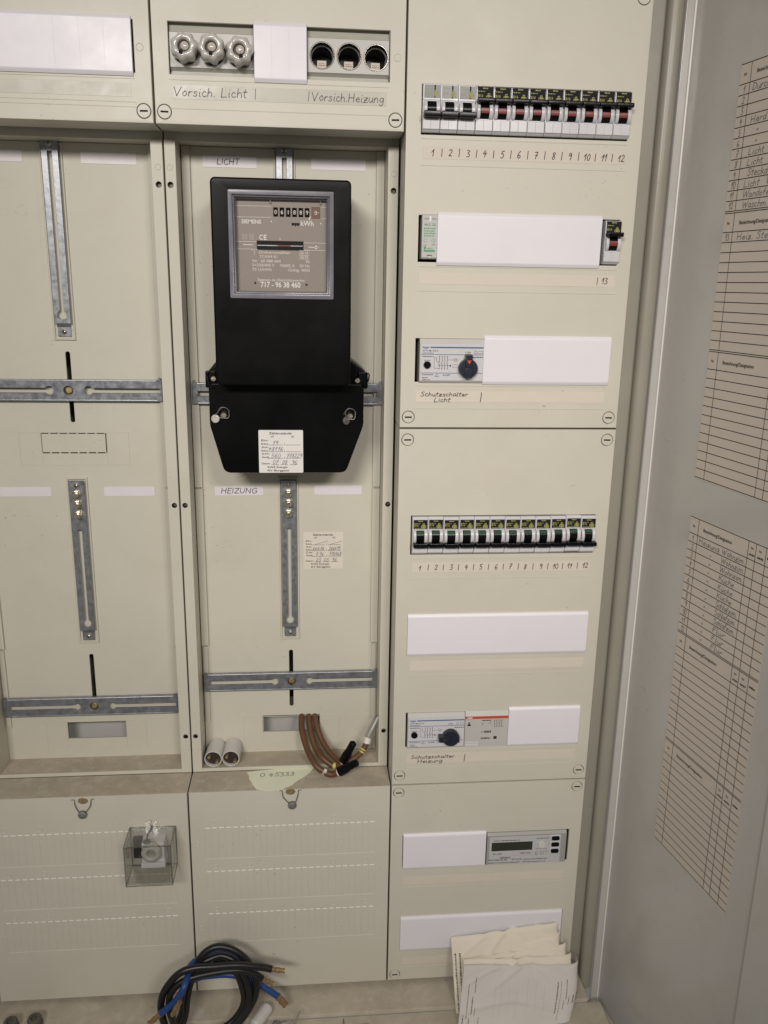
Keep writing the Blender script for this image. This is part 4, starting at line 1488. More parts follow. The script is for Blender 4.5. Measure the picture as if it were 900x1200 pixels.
def reading_sticker(name, parent, fr, x0, z0, wd, ht, m, rows, top=None):
    b = MB()
    b.plate(rrect(x0, x0 + wd, z0, z0 + ht, 1.0, 3), (), -.25, .1, .05, fr)
    o = b.build(name, m, parent)
    k = wd / 49.0
    X = lambda v: x0 + v * k
    Z_ = lambda v: z0 + v * ht / 48.0
    b = MB()
    w = .35
    b.text('Z\u00e4hlerst\u00e4nde', X(11.5), Z_(43.2), 2.5, fr, w, width=25 * k)
    b.text('HT', X(13.5), Z_(39.6), 2.0, fr, w, width=3.6 * k)
    b.text('NT', X(36), Z_(39.6), 2.0, fr, w, width=3.6 * k)
    for tx, zz in (('Ein-', 35.6), ('bau', 31.8), ('Aus-', 28.0), ('bau', 24.2), ('Z.Nr.', 20.6), ('Ausb.', 16.8), ('Datum', 9.6)):
        b.text(tx, X(3), Z_(zz), 2.0, fr, w, width=(4.4 + 1.1 * len(tx)) * .9 * k)
    for zz in (31.4, 23.8, 16.4):
        b.ribbon([(X(10), Z_(zz)), (X(26.5), Z_(zz))], .4, fr, w)
        b.ribbon([(X(30), Z_(zz)), (X(46), Z_(zz))], .4, fr, w)
        b.ribbon([(X(28.6), Z_(zz + 1.6)), (X(28.2), Z_(zz - .4))], .4, fr, w)
    for xa in (14, 24, 34.5):
        b.ribbon([(X(xa), Z_(9.2)), (X(xa + 8), Z_(9.2))], .4, fr, w)
    b.text('RWE Energie', X(9.5), Z_(5.4), 2.1, fr, w, width=22 * k)
    b.text('RV Berggeist', X(9.5), Z_(1.6), 2.1, fr, w, width=24 * k)
    b.build('print', 'ink', o, smooth_=False)
    b = MB()
    for st, xx, zz, ww in rows:
        b.hand(st, X(xx), Z_(zz), 4.4, fr, .42, .42, ww * k, slant=.22, jit=.06)
    b.build('writing', 'biro', o, smooth_=False)


reading_sticker('reading_sticker', B2, front(YB), -107, -192.4, 49.5, 48.2, 'sticker_old',
                [('/', 14, 32, 11), ('/', 33, 32, 11), ('66676', 11, 24.6, 15), ('266695', 31, 24.6, 15), ('7.16', 15, 17.2, 10), ('770168', 31.5, 17.2, 15), ('23', 15, 9.8, 6), ('05', 25, 9.8, 6), ('96', 35, 9.8, 6)])

# ============================================================================
# ELECTRICITY METER
# ============================================================================
mt = thing('electricity_meter', 'black electricity meter with a glazed dial, number 717 - 96 38 460', 'electricity meter', (-125, 40, -52))
b = MB()
b.plate(rrect(-196.3, -55.2, 48.5, 255, 5, 5), [rrect(-177.5, -74.5, 140, 241.5, 1.5, 3)], -20, 60, 2.2, seg=3)
b.plate(rrect(-193, -52.4, 52, 240, 5, 5), (), 30, 76, 1.5)
b.box(-178.5, -73.5, -6, 40, 139, 242.5)
b.build('case', 'case', mt, ang=30)
b = MB()
outl = [(-208, 44), (-208, 4), (-207.6, 0)] + [(-195.5, -45.5), (-193.8, -49.4), (-191, -51.6), (-187, -52.6)] + [(-64, -52.6), (-60, -51.6), (-57.2, -49.2), (-55.6, -45.5)] + [(-39.2, 0), (-38.6, 4), (-38.6, 44), (-42, 47.6), (-204, 47.6)]
b.plate(outl, (), 9.5, 74, 1.8, seg=3)
b.build('terminal_cover', 'case', mt, ang=30)
b = MB()
b.plate([(-210.5, 42), (-34.5, 42), (-34.0, 57), (-36.5, 60.5), (-51.5, 72.5), (-54, 73), (-197, 71.5), (-199.5, 70.5), (-208.5, 60), (-211, 56)], (), 22, 75, 1.5, seg=2)
b.box(-211.5, -200, 13, 24, 42, 60, 1.2)
b.box(-44.5, -34, 13, 24, 42, 60, 1.2)
b.build('terminal_base', 'case', mt, ang=30)
for x, z in ((-202.5, 52), (-45.6, 51)):
    b = MB()
    b.lathe((x, 13.2, z), (0, -1, 0), [(3.0, 0), (3.0, 1.6), (2.4, 2.2), (0, 2.2)], 18)
    b.box(x - 2.6, x + 2.6, 10.8, 11.2, z - .4, z + .4)
    b.build('screw', 'steelscrew', mt)
for p_ in ([(-206, 14, 60), (-209, 10, 55), (-205.5, 9, 45), (-201, 10, 41)], [(-39, 14, 45), (-34.5, 10, 50), (-33, 9.5, 58), (-36.5, 11, 59.5)]):
    b = MB()
    b.tube(p_, .8, 7)
    b.build('seal_wire', 'black', mt)
for sx, x, z, sxx, szz, sm in ((-1, -192.2, 13.2, -201.2, 9.2, 'tube'), (1, -53.8, 12.4, -58.0, 7.4, 'glandgrey')):
    b = MB()
    b.lathe((x, 9.4, z), (0, -1, 0), [(3.4, 0), (3.4, 4.6), (2.8, 5.4), (0, 5.4)], 20)
    b.build('sealing_screw', 'steelscrew', mt)
    b = MB()
    b.tube([(x - 4, 7, z + 6.0), (x - 7, 5.5, z + 2), (x - 3, 4, z + 8.4), (x + 3, 4.5, z + 8.0), (x + 6, 6, z + 4.6)], .45, 6)
    b.tube([(x, 8, z + 8.4), (x - 5, 5, z + 5), (sxx, 5.5, szz + 3.4)], .45, 6)
    b.tube([(x + 6, 6, z + 5), (x + 4.4, 5, z - 3), (sxx, 5.2, szz + 2)], .4, 6)
    b.build('seal_wire', 'lead', mt)
    b = MB()
    b.lathe((sxx, 6.2, szz), (-.2 if sx < 0 else .75, -1, .1), [(0, -1.4), (4.0, -1.4), (4.6, -.6), (4.6, .8), (4.0, 1.4), (2.8, 1.6), (2.6, 1.1), (0, 1.1)], 20)
    b.build('seal', 'glassy' if sx < 0 else 'glandgrey', mt)
b = MB()
for x, z in ((-191.4, 30), (-53.8, 28.6)):
    b.box(x - 3, x + 3, 8.6, 9.8, z - 1, z + 1, .3, 1)
b.build('sealing_lugs', 'black', mt)

# dial window
b = MB()
b.plate(rrect(-179, -73, 138, 243.5, 1.5, 3), [rect(-174.5, -77.5, 142.6, 238.6)], -22.6, -19.0, .8, seg=2)
b.plate(rect(-175.5, -76.5, 141.6, 239.6), [rect(-172.6, -79.4, 144.4, 236.8)], -19.6, -10, .8, seg=2)
b.plate(rect(-173.4, -78.6, 143.6, 237.6), [rect(-171.6, -80.4, 145.6, 235.4)], -15.6, -8, .5)
bz = b.build('window_frame', 'bezel', mt)
b = MB()
b.box(-174.4, -77.6, -21.4, -20.4, 142.7, 238.5)
b.build('pane', 'pane', bz)
b = MB()
b.plate(rect(-174, -78, 143, 238), [rect(-131.9 + i * 6.4 - 2.3, -131.9 + i * 6.4 + 2.3, 219.4, 228.2) for i in range(6)] + [rect(-95.4, -86.8, 218.4, 229.4), rect(-151.6, -103.8, 186.6, 195.6)], -9.0, -7.5, .2)
dp = b.build('dial_plate', 'dial', mt)
fw = front(-9)
b = MB()
w = .15
for z in (229.2, 218.4, 194.4, 187.2):
    b.ribbon([(-173, z), (-152 if 180 < z < 200 else -136.4, z)], .35, fw, w)
    b.ribbon([(-103.4 if 180 < z < 200 else -85, z), (-79, z)], .35, fw, w)
b.text('SIEMENS', -166.5, 212.2, 3.7, fw, w, width=19.8)
b.text('kWh', -106.5, 211.0, 5.0, fw, w, width=13.2)
b.text('C', -149, 196.6, 4.8, fw, w, width=3.6)
b.text('E', -144.4, 196.6, 4.8, fw, w, width=3.0)
b.ribbon([(-165.5, 191.4), (-155.5, 191.4)], .7, fw, w)
b.ribbon([(-98.6, 190.2), (-89, 190.2)], .7, fw, w)
b.flat([(-92, 192.4), (-87.6, 190.2), (-92, 188.0), (-91, 190.2)], fw, w)
b.ribbon([(-127.8, 196.6), (-127.8, 198.4)], .6, fw, w)
b.text('717 - 96 38 460', -148.4, 149.6, 5.2, fw, w, width=41)
for x, z in ((-136.4, 214.6), (-86, 213.6)):
    b.flat(circ(x, z, .7, 10), fw, w)
b.build('bright_print', 'whiteprint', dp, smooth_=False)
b = MB()
for st, x, z, wd in (('Drehstromz\u00e4hler', -149.5, 183.0, 32), ('7CA54 61', -149, 178.8, 18), ('Nr.  60 088 660', -156.4, 174.4, 29), ('3\u00d7230/400 V', -156.8, 170.2, 23), ('10(60) A', -128, 170.2, 15),
                     ('50 Hz', -108, 170.2, 10.4), ('75 U/kWh', -156.8, 165.8, 20), ('G\u00fcltig. 4000', -120, 165.8, 22.6), ('Eigentum des Elektrizit\u00e4tswerkes', -151.4, 155.6, 48.4), ('20.14', -107.4, 183.2, 8.2), ('06.96', -107, 178.8, 8), ('96', -101.6, 174.4, 4)):
    b.text(st, x, z, 2.7, fw, w, width=wd)
for q in (rect(-108, -98, 182.4, 186.8), rect(-108.4, -98.2, 178.0, 182.0), rect(-166, -161.4, 197, 201.4), rect(-164.8, -162.6, 198, 200.4), rect(-158.4, -154.6, 196.8, 201.8), rect(-157.4, -155.6, 198, 200.6)):
    b.ribbon(q + [q[0]], .3, fw, w)
b.ribbon([(-157.2, 187.0), (-154, 184.6), (-150.8, 187.0)], .4, fw, w)
b.ribbon([(-154, 184.6), (-154, 181.4)], .4, fw, w)
b.build('fine_print', 'greyprint', dp, smooth_=False)
b = MB()
for x, z in ((-154.0, 153.6), (-101.0, 152.6)):
    b.flat(circ(x, z, 1.15, 12), fw, w)
b.flat([(-116, 213.6), (-107.6, 213.6), (-107.6, 212), (-109.4, 210.2), (-110.6, 211.8), (-111.8, 210), (-113.2, 211.8), (-114.6, 210.4), (-116, 212.2)], fw, w)
b.build('dark_print', 'print', dp, smooth_=False)
b = MB()
b.box(-151.6, -103.8, -8.6, 0, 186.6, 195.6)
b.build('disc_slot', 'dark', dp)
b = MB()
b.box(-151, -104.4, -8.95, -8.4, 190.6, 191.5)
b.build('rotor_disc', 'zinc', dp)
b = MB()
b.box(-130, -117, -9.05, -8.5, 190.4, 191.7)
b.build('rotor_mark', 'redflag', dp)
for i, c in enumerate('0618893'):
    x = -131.9 + i * 6.4
    b = MB()
    if i == 6:
        x = -91.1
        b.box(x - 4.3, x + 4.3, -9.2, -3, 218.4, 229.4, .2, 1)
        o = b.build('decimal_drum', 'drum', dp)
    else:
        b.lathe((x - 2.3, -3.4, 223.8), (1, 0, 0), [(0, 0), (5.2, 0), (5.2, 4.6), (0, 4.6)], 28)
        o = b.build('digit_drum', 'black', dp)
    b = MB()
    b.text(c, x, 221.9, 3.9, fw, .35, width=None if c == '1' else 2.4, align='c')
    b.build('digit', 'greyprint', o, smooth_=False)
b = MB()
b.ribbon([(-96.6, 219.8), (-97.8, 217.0)], 1.1, fw, .5)
b.ribbon([(-93.5, 224.0), (-87.4, 224.0)], .35, fw, .55)
b.build('decimal_comma', 'whiteprint', dp, smooth_=False)
b = MB()
for x in (-137, -86.2):
    b.tube([(x, -10.5, 236.5), (x, -10.5, 232)], .9, 8, 1)
b.build('dial_pins', 'chrome', dp)
reading_sticker('reading_sticker', mt, front(9.5), -155.2, -52.2, 49.2, 48.4, 'sticker',
                [('14', 15, 32.2, 7), ('48116', 10, 24.8, 17), ('560', 13, 17.2, 11), ('778229', 30.5, 17.2, 17), ('07', 15, 9.8, 6), ('08', 25.4, 9.8, 6), ('96', 36, 9.8, 6)])

# ============================================================================
# SMALL THINGS on the ledges
# ============================================================================
for x, lab, a in ((-224.0, 'off-white open tube lying on the ledge, against the frame strip', 0.06), (-201.6, 'off-white open tube lying on the ledge, nearer the brown cables', 0.03)):
    t = thing('plastic_tube', lab, 'plastic tube', (x, 60, -447), 'white tubes on the ledge')
    ax = (a, 1, 0.02)
    c0 = (x, 50.5, -435.6)
    b = MB()
    b.lathe(c0, ax, [(9.9, 5.0), (10.0, 0.3), (10.3, 0), (11.0, 0), (11.2, 0.6), (11.2, 31), (10.2, 33), (0, 33.4)], 32)
    b.build('shell', 'tube', t)
    b = MB()
    b.lathe(c0, ax, [(9.9, 4.6), (0, 4.8)], 24)
    b.build('insert', 'brown_dark', t)
    for dx, dz in ((-5.2, 2.4), (4.8, -4.8)):
        b = MB()
        b.lathe((x + dx, 49.2, -435.6 + dz), ax, [(0, 0), (1.8, .3), (2.3, 1.2), (2.3, 7)], 14)
        b.build('pin', 'brass', t)

# torn green paper
rn = random.Random(3)
outl = [(-181, 41), (-165, 44), (-140, 46), (-118, 49), (-100, 52), (-93, 51), (-96, 44), (-103, 33), (-112, 22), (-120, 13), (-128, 5), (-136, 0), (-146, -2), (-157, -1.5), (-166, 2), (-170, 8), (-173, 16), (-177, 26), (-178, 33)]
pts = []
for i, p in enumerate(outl):
    q = outl[(i + 1) % len(outl)]
    for k in range(4):
        tt = k / 4
        j = .7 if i > 3 else .15
        pts.append((p[0] + (q[0] - p[0]) * tt + rn.uniform(-j, j), p[1] + (q[1] - p[1]) * tt + rn.uniform(-j, j)))
b = MB()
top = Plane((0, 0, -450.4), (1, 0, 0), (0, 1, 0), (0, 0, 1))
b.plate(pts, (), -.45, -.1, 0, top)
gp = tag(b.build('torn_paper', 'greenpaper'), 'torn piece of pale green paper with pencilled digits 045333 on the dusty ledge', 'paper')
b = MB()
b.hand('0 45333', -164, 29, 8.0, top, .62, .8, 44, jit=.06)
b.build('writing', 'pencil', gp, smooth_=False)

# dusty tops of the two lower covers
for c, x0, x1 in ((L1, -498.4, -251.6), (L2, -248.4, -1.6)):
    b = MB()
    b.box(x0, x1, 1.2, 45.8, -451.1, -450.75)
    b.build('dusty_top', 'ledge', c)

# brown cables
GBC = 'brown cables from the meter board'


def cable(label, path, rad, m, group, name='cable', n=12):
    b = MB()
    b.tube(path, rad, n)
    o = b.build(name, m)
    return tag(o, label, 'cable', group)


def sleeve(parent, name, path, rad, m, n=12, k=4):
    b = MB()
    b.tube(path, rad, n, k)
    return b.build(name, m, parent)


def ring_on(parent, p, d_, rad, ln, m, name='tape_ring'):
    b = MB()
    d_ = Vector(d_).normalized()
    b.lathe(p, d_, [(rad - .6, -ln / 2), (rad, -ln / 2 + .2), (rad, ln / 2 - .2), (rad - .6, ln / 2)], 14)
    return b.build(name, m, parent)


def cap(parent, p0, p1, rads, m='black', name='end_cap'):
    p0, p1 = Vector(p0), Vector(p1)
    L_ = (p1 - p0).length
    b = MB()
    b.lathe(p0, p1 - p0, [(rads[0] - 1, 0)] + [(rr, L_ * tt) for rr, tt in zip(rads, (0.02, .30, .42, .52, .95))] + [(rads[-1] * .6, L_), (0, L_)], 16)
    return b.build(name, m, parent)


c1 = cable('brown cable sagging lowest and furthest left, ending in a black cap', [(-112, 108, -397), (-111, 88, -396), (-111, 70, -407), (-105, 50, -422), (-95, 30, -434), (-85, 24, -441), (-74, 22, -445.5), (-64, 20, -441)], 4.0, 'cable_brown', GBC)
ring_on(c1, (-82.5, 23.6, -442.4), (1, -.2, -.5), 4.25, 4.2, 'tape_white')
ring_on(c1, (-65, 20.2, -441.6), (1, -.2, .45), 4.6, 2.4, 'tape_white')
cap(c1, (-64, 20, -441), (-41, 13.6, -424), (6.2, 6.2, 5.9, 4.9, 4.6))
c2 = cable('brown cable with a white ferrule and clear cap rising at the right', [(-102, 108, -397), (-102, 88, -396), (-100, 72, -409), (-94, 55, -425), (-85, 42, -433), (-74, 36, -440), (-68, 34, -441.5), (-60, 32, -438), (-46, 34, -432), (-35, 40, -426), (-27, 44, -414)], 3.9, 'cable_brown', GBC)
ring_on(c2, (-69, 34.4, -441.2), (1, -.3, .05), 4.2, 4.0, 'tape_yellow')
for dd in (-1.6, 1.6):
    ring_on(c2, (-33.6 + dd * .5, 41 + dd * .3, -424.2 + dd * .85), (.55, .35, .8), 4.3, 1.9, 'tape_yellow')
sleeve(c2, 'ferrule', [(-28, 43.6, -415.5), (-26.2, 46, -408)], 4.5, 'tape_white', 14, 1)
cap(c2, (-26.4, 46, -409), (-11.5, 54, -382), (5.4, 5.6, 5.6, 5.5, 5.2), 'clearcap', 'clear_cap')
sleeve(c2, 'wire_end', [(-25.6, 46.6, -407), (-17.5, 51.0, -393)], 1.9, 'device_mid', 10, 1)
c3 = cable('brown cable on the inside of the bend, its black cap pointing up', [(-93, 108, -397), (-94, 88, -396), (-91, 74, -407), (-84, 60, -421), (-75, 47, -429), (-66, 38, -434), (-58, 31, -433)], 3.9, 'cable_brown', GBC)
ring_on(c3, (-58.4, 31.2, -433.2), (.5, -.3, .8), 4.8, 2.4, 'tape_white')
cap(c3, (-58.2, 31, -433), (-45.8, 23.6, -402), (6.1, 6.1, 5.8, 4.9, 4.6))

# transparent sealing box with a fuse holder, on the lower left cover
bx = thing('clear_box', 'clear plastic box over a white fuse holder on the lower left cover panel', 'fuse box', (-294, -1, -551))
b = MB()
x0, x1, z0, z1 = -321.5, -266.5, -549.5, -495.5
b.box(x0, x1, -40, -38.2, z0, z1, .5)
b.box(x0, x0 + 1.8, -38.1, -1, z0, z1, .3)
b.box(x1 - 1.8, x1, -38.1, -1, z0, z1, .3)
b.box(x0 + 1.9, x1 - 1.9, -38.1, -1, z1 - 1.8, z1, .3)
b.box(x0 + 1.9, x1 - 1.9, -38.1, -1, z0, z0 + 1.8, .3)
b.plate(rrect(-302.5, -287.5, -497, -485.5, 3, 4), [circ(-295, -490.6, 2.2, 12)], -3.0, -1.0, .4)
b.build('clear_cover', 'clear', bx)
b = MB()
for xx in (x0, x1):
    for zz in (z0, z1):
        b.box(xx - .55, xx + .55, -40.3, -.6, zz - .55, zz + .55)
for zz in (z0, z1):
    for yy in (-39.6, -.9):
        b.box(x0 + .6, x1 - .6, yy - .5, yy + .5, zz - .5, zz + .5)
for xx in (x0, x1):
    b.box(xx - .5, xx + .5, -40.1, -39.1, z0 + .6, z1 - .6)
    b.box(xx - .5, xx + .5, -1.4, -.4, z0 + .6, z1 - .6)
b.build('cover_edges', 'clearedge', bx)
b = MB()
b.plate(rect(-318, -270, -547, -498), [rect(-306, -280, -536, -510)], -1.6, -.4)
b.build('back_plate', 'device_grey', bx)
b = MB()
b.box(-305, -278, -20, -1.4, -533, -505, 1.2)
b.box(-306, -277, -24, -1.4, -537, -530, 1.0)
fh = b.build('fuse_holder', 'white', bx)
b = MB()
b.lathe((-292.6, -19, -514.5), (0, -1, .05), [(11.6, 0), (12.0, 5), (11.2, 9), (8.6, 10.4), (6.0, 10), (5.0, 7.5), (4.8, 3)], 40, lambda a, rr, h: rr * (1 + .03 * math.cos(7 * a) * (1 if rr > 8 else 0)))
b.build('fuse_ring', 'porcelain', fh, ang=60)
b = MB()
b.lathe((-292.6, -19, -514.5), (0, -1, .05), [(4.9, 3), (3.4, 3.6), (0, 3.8)], 24)
b.build('fuse_eye', 'device_dark', fh)
b = MB()
b.box(-317, -306.5, -10, -1.6, -533, -506, .8)
b.build('contact_block', 'black', bx)
b = MB()
b.lathe((-297, -26, -496.8), (0, -.15, -1), [(0, 0), (4.6, 0), (4.8, 1.2), (3.8, 2.2), (0, 2.2)], 18)
b.tube([(-297, -24, -496), (-297.6, -16, -496), (-296, -8, -495), (-295, -3, -492)], 1.0, 8)
b.build('seal', 'lead', bx)

# ============================================================================
# LOOSE CABLE COIL on the cabinet floor
# ============================================================================
GCO = 'loose cables coiled on the cabinet floor'


def clampz(p):
    return [(x, y, max(z, -753.8)) for x, y, z in p]


def strand(parent, pts, rad):
    b = MB()
    b.tube(pts, [rad * (1 + .12 * math.sin(i * 1.7)) for i in range(len(smooth(pts, 4)))], 10, 4)
    b.build('bare_end', 'copper', parent)


cable('outermost black cable of the coil, arching highest', [(-277, -52, -753.6), (-269, -51, -743.8), (-262, -50, -728.4), (-257, -48, -706.8), (-251, -47, -687.8), (-243, -45, -665.7), (-236, -44, -651.5), (-225, -42, -643.2), (-213, -41, -641.3), (-198, -42, -645.6), (-184, -44, -656.4), (-174, -46, -671.0), (-169, -48, -687.3), (-170, -51, -705.5), (-176, -53, -720.9), (-186, -56, -735.8), (-196, -58, -747.2)], 4.3, 'cable_black', GCO)
cable('inner black cable of the coil, its loop nested under the outer arch', [(-265, -60, -749.2), (-257, -57, -726.8), (-254, -54, -704.1), (-248, -50, -679.6), (-236, -46, -661.7), (-223, -43, -655.9), (-211, -41, -654.9), (-197, -44, -659.9), (-186, -47, -674.5), (-180, -49, -690.3), (-178, -53, -707.7), (-183, -56, -722.3), (-193, -60, -735.9), (-206, -64, -746.8)], 4.3, 'cable_black', GCO)
cable('innermost black cable loop, hanging lowest on the inside of the coil', [(-223, -34, -668.4), (-210, -36, -668.3), (-196, -40, -679.1), (-189, -43, -695.5), (-185, -48, -712.0), (-187, -52, -724.0), (-195, -56, -735.2), (-206, -60, -743.0), (-218, -64, -745.9)], 4.2, 'cable_black', GCO)
k1 = cable('black cable crossing the coil, its bare end highest at the right', [(-279, -70, -732.4), (-283, -69, -709.7), (-283, -69, -694.8), (-279, -68, -679.1), (-268, -67, -662.4), (-256, -66, -652.4), (-240, -64, -649.6), (-219, -63, -650.2), (-203, -61, -651.4), (-187, -59, -653.9), (-171, -57, -658.6), (-160, -55, -662.7), (-150, -54, -666.8)], 4.4, 'cable_black', GCO)
strand(k1, [(-150, -54, -666.8), (-143, -53, -669.5), (-134, -52, -672.3)], 3.0)
k2 = cable('black cable with a bare end showing between blue and black ends', [(-265, -74, -731.9), (-270, -73, -714.8), (-273, -72, -697.9), (-271, -70, -681.4), (-263, -69, -669.8), (-252, -67, -663.8), (-236, -64, -661.3), (-216, -61, -660.6), (-200, -59, -661.1), (-185, -57, -664.1), (-171, -55, -671.9), (-162, -54, -680.1)], 4.3, 'cable_black', GCO)
strand(k2, [(-162, -54, -680.1), (-156, -53, -685.1), (-149, -52, -691.1)], 2.9)
k3 = cable('blue cable running round the coil, bare end at lower left', [(-282, -80, -698.8), (-272, -79, -690.6), (-261, -79, -679.0), (-253, -78, -664.0), (-250, -66, -659.0), (-248, -54, -655.9), (-241, -40, -659.6), (-227, -32, -660.1), (-213, -30, -660.9), (-199, -32, -665.3), (-186, -34, -675.0), (-178, -36, -691.3), (-175, -38, -706.6), (-177, -41, -722.5), (-183, -43, -735.8), (-196, -46, -750.4)], 4.0, 'cable_blue', GCO)
strand(k3, [(-282, -80, -698.8), (-289, -80, -706.0), (-296, -80, -712.5)], 3.3)
k4 = cable('blue cable with a frayed copper end hanging out at the right', [(-260, -42, -701.0), (-252, -41, -691.8), (-240, -40, -686.5), (-223, -39, -685.6), (-208, -38, -686.4), (-194, -38, -689.3), (-173, -36, -699.6), (-160, -38, -709.6), (-144, -40, -721.6)], 4.0, 'cable_blue', GCO)
strand(k4, [(-144, -40, -721.6), (-139, -40, -728.6), (-134, -40, -736.4)], 4.2)
k5 = cable('short black cable stub standing at the lower left of the coil', [(-259, -82, -726.5), (-265, -83, -721.1), (-267, -85, -707.9), (-267, -86, -696.3)], 4.0, 'cable_black', GCO)
strand(k5, [(-267, -86, -696.3), (-263, -86, -686.6), (-257, -86, -677.1)], 3.0)

# small bits lying on the front flange and floor
b = MB()
b.lathe((-164, -45.5, -746.2), (.55, .80, .14), [(0, -16), (5.6, -15.6), (7.8, -13.0), (7.8, 10), (7.2, 13.4), (4.6, 15.8), (0, 16.6)], 24)
tag(b.build('fuse_cartridge', 'tube'), 'small white cartridge lying on the floor beside the cable coil', 'fuse cartridge')
b = MB()
b.lathe((-146, -52, -754.0), (.3, -.8, .5), [(1.6, -2.4), (4.0, -2.4), (4.4, -1.6), (4.4, 1.6), (3.8, 2.4), (1.6, 2.4)], 12, closed=True)
tag(b.build('seal_bead', 'lead'), 'dark lead bead lying beside the white cartridge', 'lead seal')
GW = 'thin wire scraps on the front flange'
for lab, pts in (('thin looped wire scrap beside the dark lead bead', [(-142, -52, -753), (-134, -54, -748), (-126, -57, -750), (-120, -60, -755), (-124, -62, -757.4), (-134, -62, -757.4)]),
                 ('thin straight wire scrap sticking up behind the looped one', [(-126, -58, -757), (-121, -52, -749), (-116, -47, -740)]),
                 ('thin bent wire scrap lying between coil and papers', [(-28, -56, -757.4), (-58, -58, -757.3), (-60, -57, -757), (-60, -47, -757)])):
    b = MB()
    b.tube(pts, .6, 6)
    tag(b.build('wire_scrap', 'lead'), lab, 'wire', GW)
GG = 'grey rubber plugs on the floor'
for x, y, lab in ((-474, -36, 'grey rubber plug on the floor, at the left picture edge'), (-446, -33, 'grey rubber plug on the floor, standing right of another plug')):
    t = thing('rubber_plug', lab, 'rubber plug', (x, y, -752), GG)
    b = MB()
    b.lathe((x, y, -752), (0, -.25, 1), [(9, 0), (9.2, 3), (7.4, 4), (7.2, 7), (8.6, 8), (8.6, 12), (7.6, 14), (4.0, 15)], 22)
    b.lathe((x, y, -752), (0, -.25, 1), [(4.0, 15), (3.6, 12), (0, 12)], 22)
    b.build('body', 'glandgrey', t)

# ============================================================================
# FOLDED PAPERS leaning on the lower right cover
# ============================================================================
GP = 'folded papers leaning on the lower right cover'


def sheet(m, xl, xr, ztl, ztr, yt, yb, thick, roll, seed, label):
    """Folded paper leaning on the cover: xl and xr = (top, bottom) edges, ztl/ztr = top corners,
    yt/yb = distance of its top and foot; the right end curls back, the top is a soft fold."""
    rn = random.Random(seed)
    nu, nv = 56, 44
    ph = [rn.uniform(0, 6.28) for _ in range(10)]
    z0 = -757.4

    def S(u, v, off=0.0):
        x0 = xl[1] + (xl[0] - xl[1]) * v
        x1 = xr[1] + (xr[0] - xr[1]) * v + 3.0 * math.sin(math.pi * min(1, v * 1.1))
        zt = ztl + (ztr - ztl) * u
        W = x1 - x0
        x = x0 + W * u
        z = z0 + (zt - z0) * v
        y = yb + (yt - yb) * v
        uc = 0.90
        if u > uc:
            an = (u - uc) / (1 - uc) * math.pi * 0.85
            x = x0 + W * uc + W * (1 - uc) * 0.75 * math.sin(min(an, math.pi / 2)) + 0.0
            y += roll * (1 - math.cos(an))
        if v > 0.965:
            q = (v - 0.965) / 0.035
            y += 1.6 * q * q
        y += 1.0 * math.sin(6 * u + ph[0] + 2.5 * v) * math.sin(4 * v + ph[1]) + 0.75 * math.sin(14 * u + ph[2]) * math.sin(9 * v + ph[3] + 4 * u)
        # two creases running down from the top fold and one across
        for uc_, sl, am in ((.47, .55, -2.8), (.56, -.50, 2.6), (.30, .9, -1.6), (.78, -.7, 1.4)):
            y += am * math.exp(-((u - uc_ + sl * (1 - v)) / .03) ** 2) * max(0, 1 - 1.9 * (1 - v))
        y -= 1.9 * math.exp(-((v - .30 - .12 * math.sin(5 * u + ph[5])) / .05) ** 2) * (0.4 + 0.6 * math.sin(3 * u + ph[6]) ** 2)
        return Vector((x, y - off, z))
    t = bmesh.new()
    grid = [[t.verts.new(S(i / nu, j / nv)) for i in range(nu + 1)] for j in range(nv + 1)]
    back = [[t.verts.new(v.co + Vector((0, thick, 0))) for v in row] for row in grid]
    for j in range(nv):
        for i in range(nu):
            t.faces.new((grid[j][i], grid[j][i + 1], grid[j + 1][i + 1], grid[j + 1][i]))
            t.faces.new((back[j][i], back[j + 1][i], back[j + 1][i + 1], back[j][i + 1]))
    for j in range(nv):
        t.faces.new((grid[j][0], grid[j + 1][0], back[j + 1][0], back[j][0]))
        t.faces.new((grid[j][nu], back[j][nu], back[j + 1][nu], grid[j + 1][nu]))
    for i in range(nu):
        t.faces.new((grid[0][i], back[0][i], back[0][i + 1], grid[0][i + 1]))
        t.faces.new((grid[nv][i], grid[nv][i + 1], back[nv][i + 1], back[nv][i]))
    b = MB()
    b._merge(t, False)
    o = tag(b.build('folded_paper', m, ang=60), label, 'folded paper', GP)
    return o, S


def paper_print(o, S, specs, m='print'):
    """Lines of small print running up the sheet; (u, v0, v1, letter height in u, seed)."""
    b = MB()
    for (u, v0, v1, h, sd) in specs:
        rn = random.Random(sd)
        v = v0
        while v < v1:
            l = min(rn.uniform(.008, .024), v1 - v)
            hh = h * rn.uniform(.7, 1.0)
            b.bm.faces.new([b.bm.verts.new(S(u - q, w, .18)) for q, w in ((0, v), (0, v + l), (hh, v + l), (hh, v))])
            v += l + rn.uniform(.006, .014)
    return b.build('print', m, o, smooth_=False)


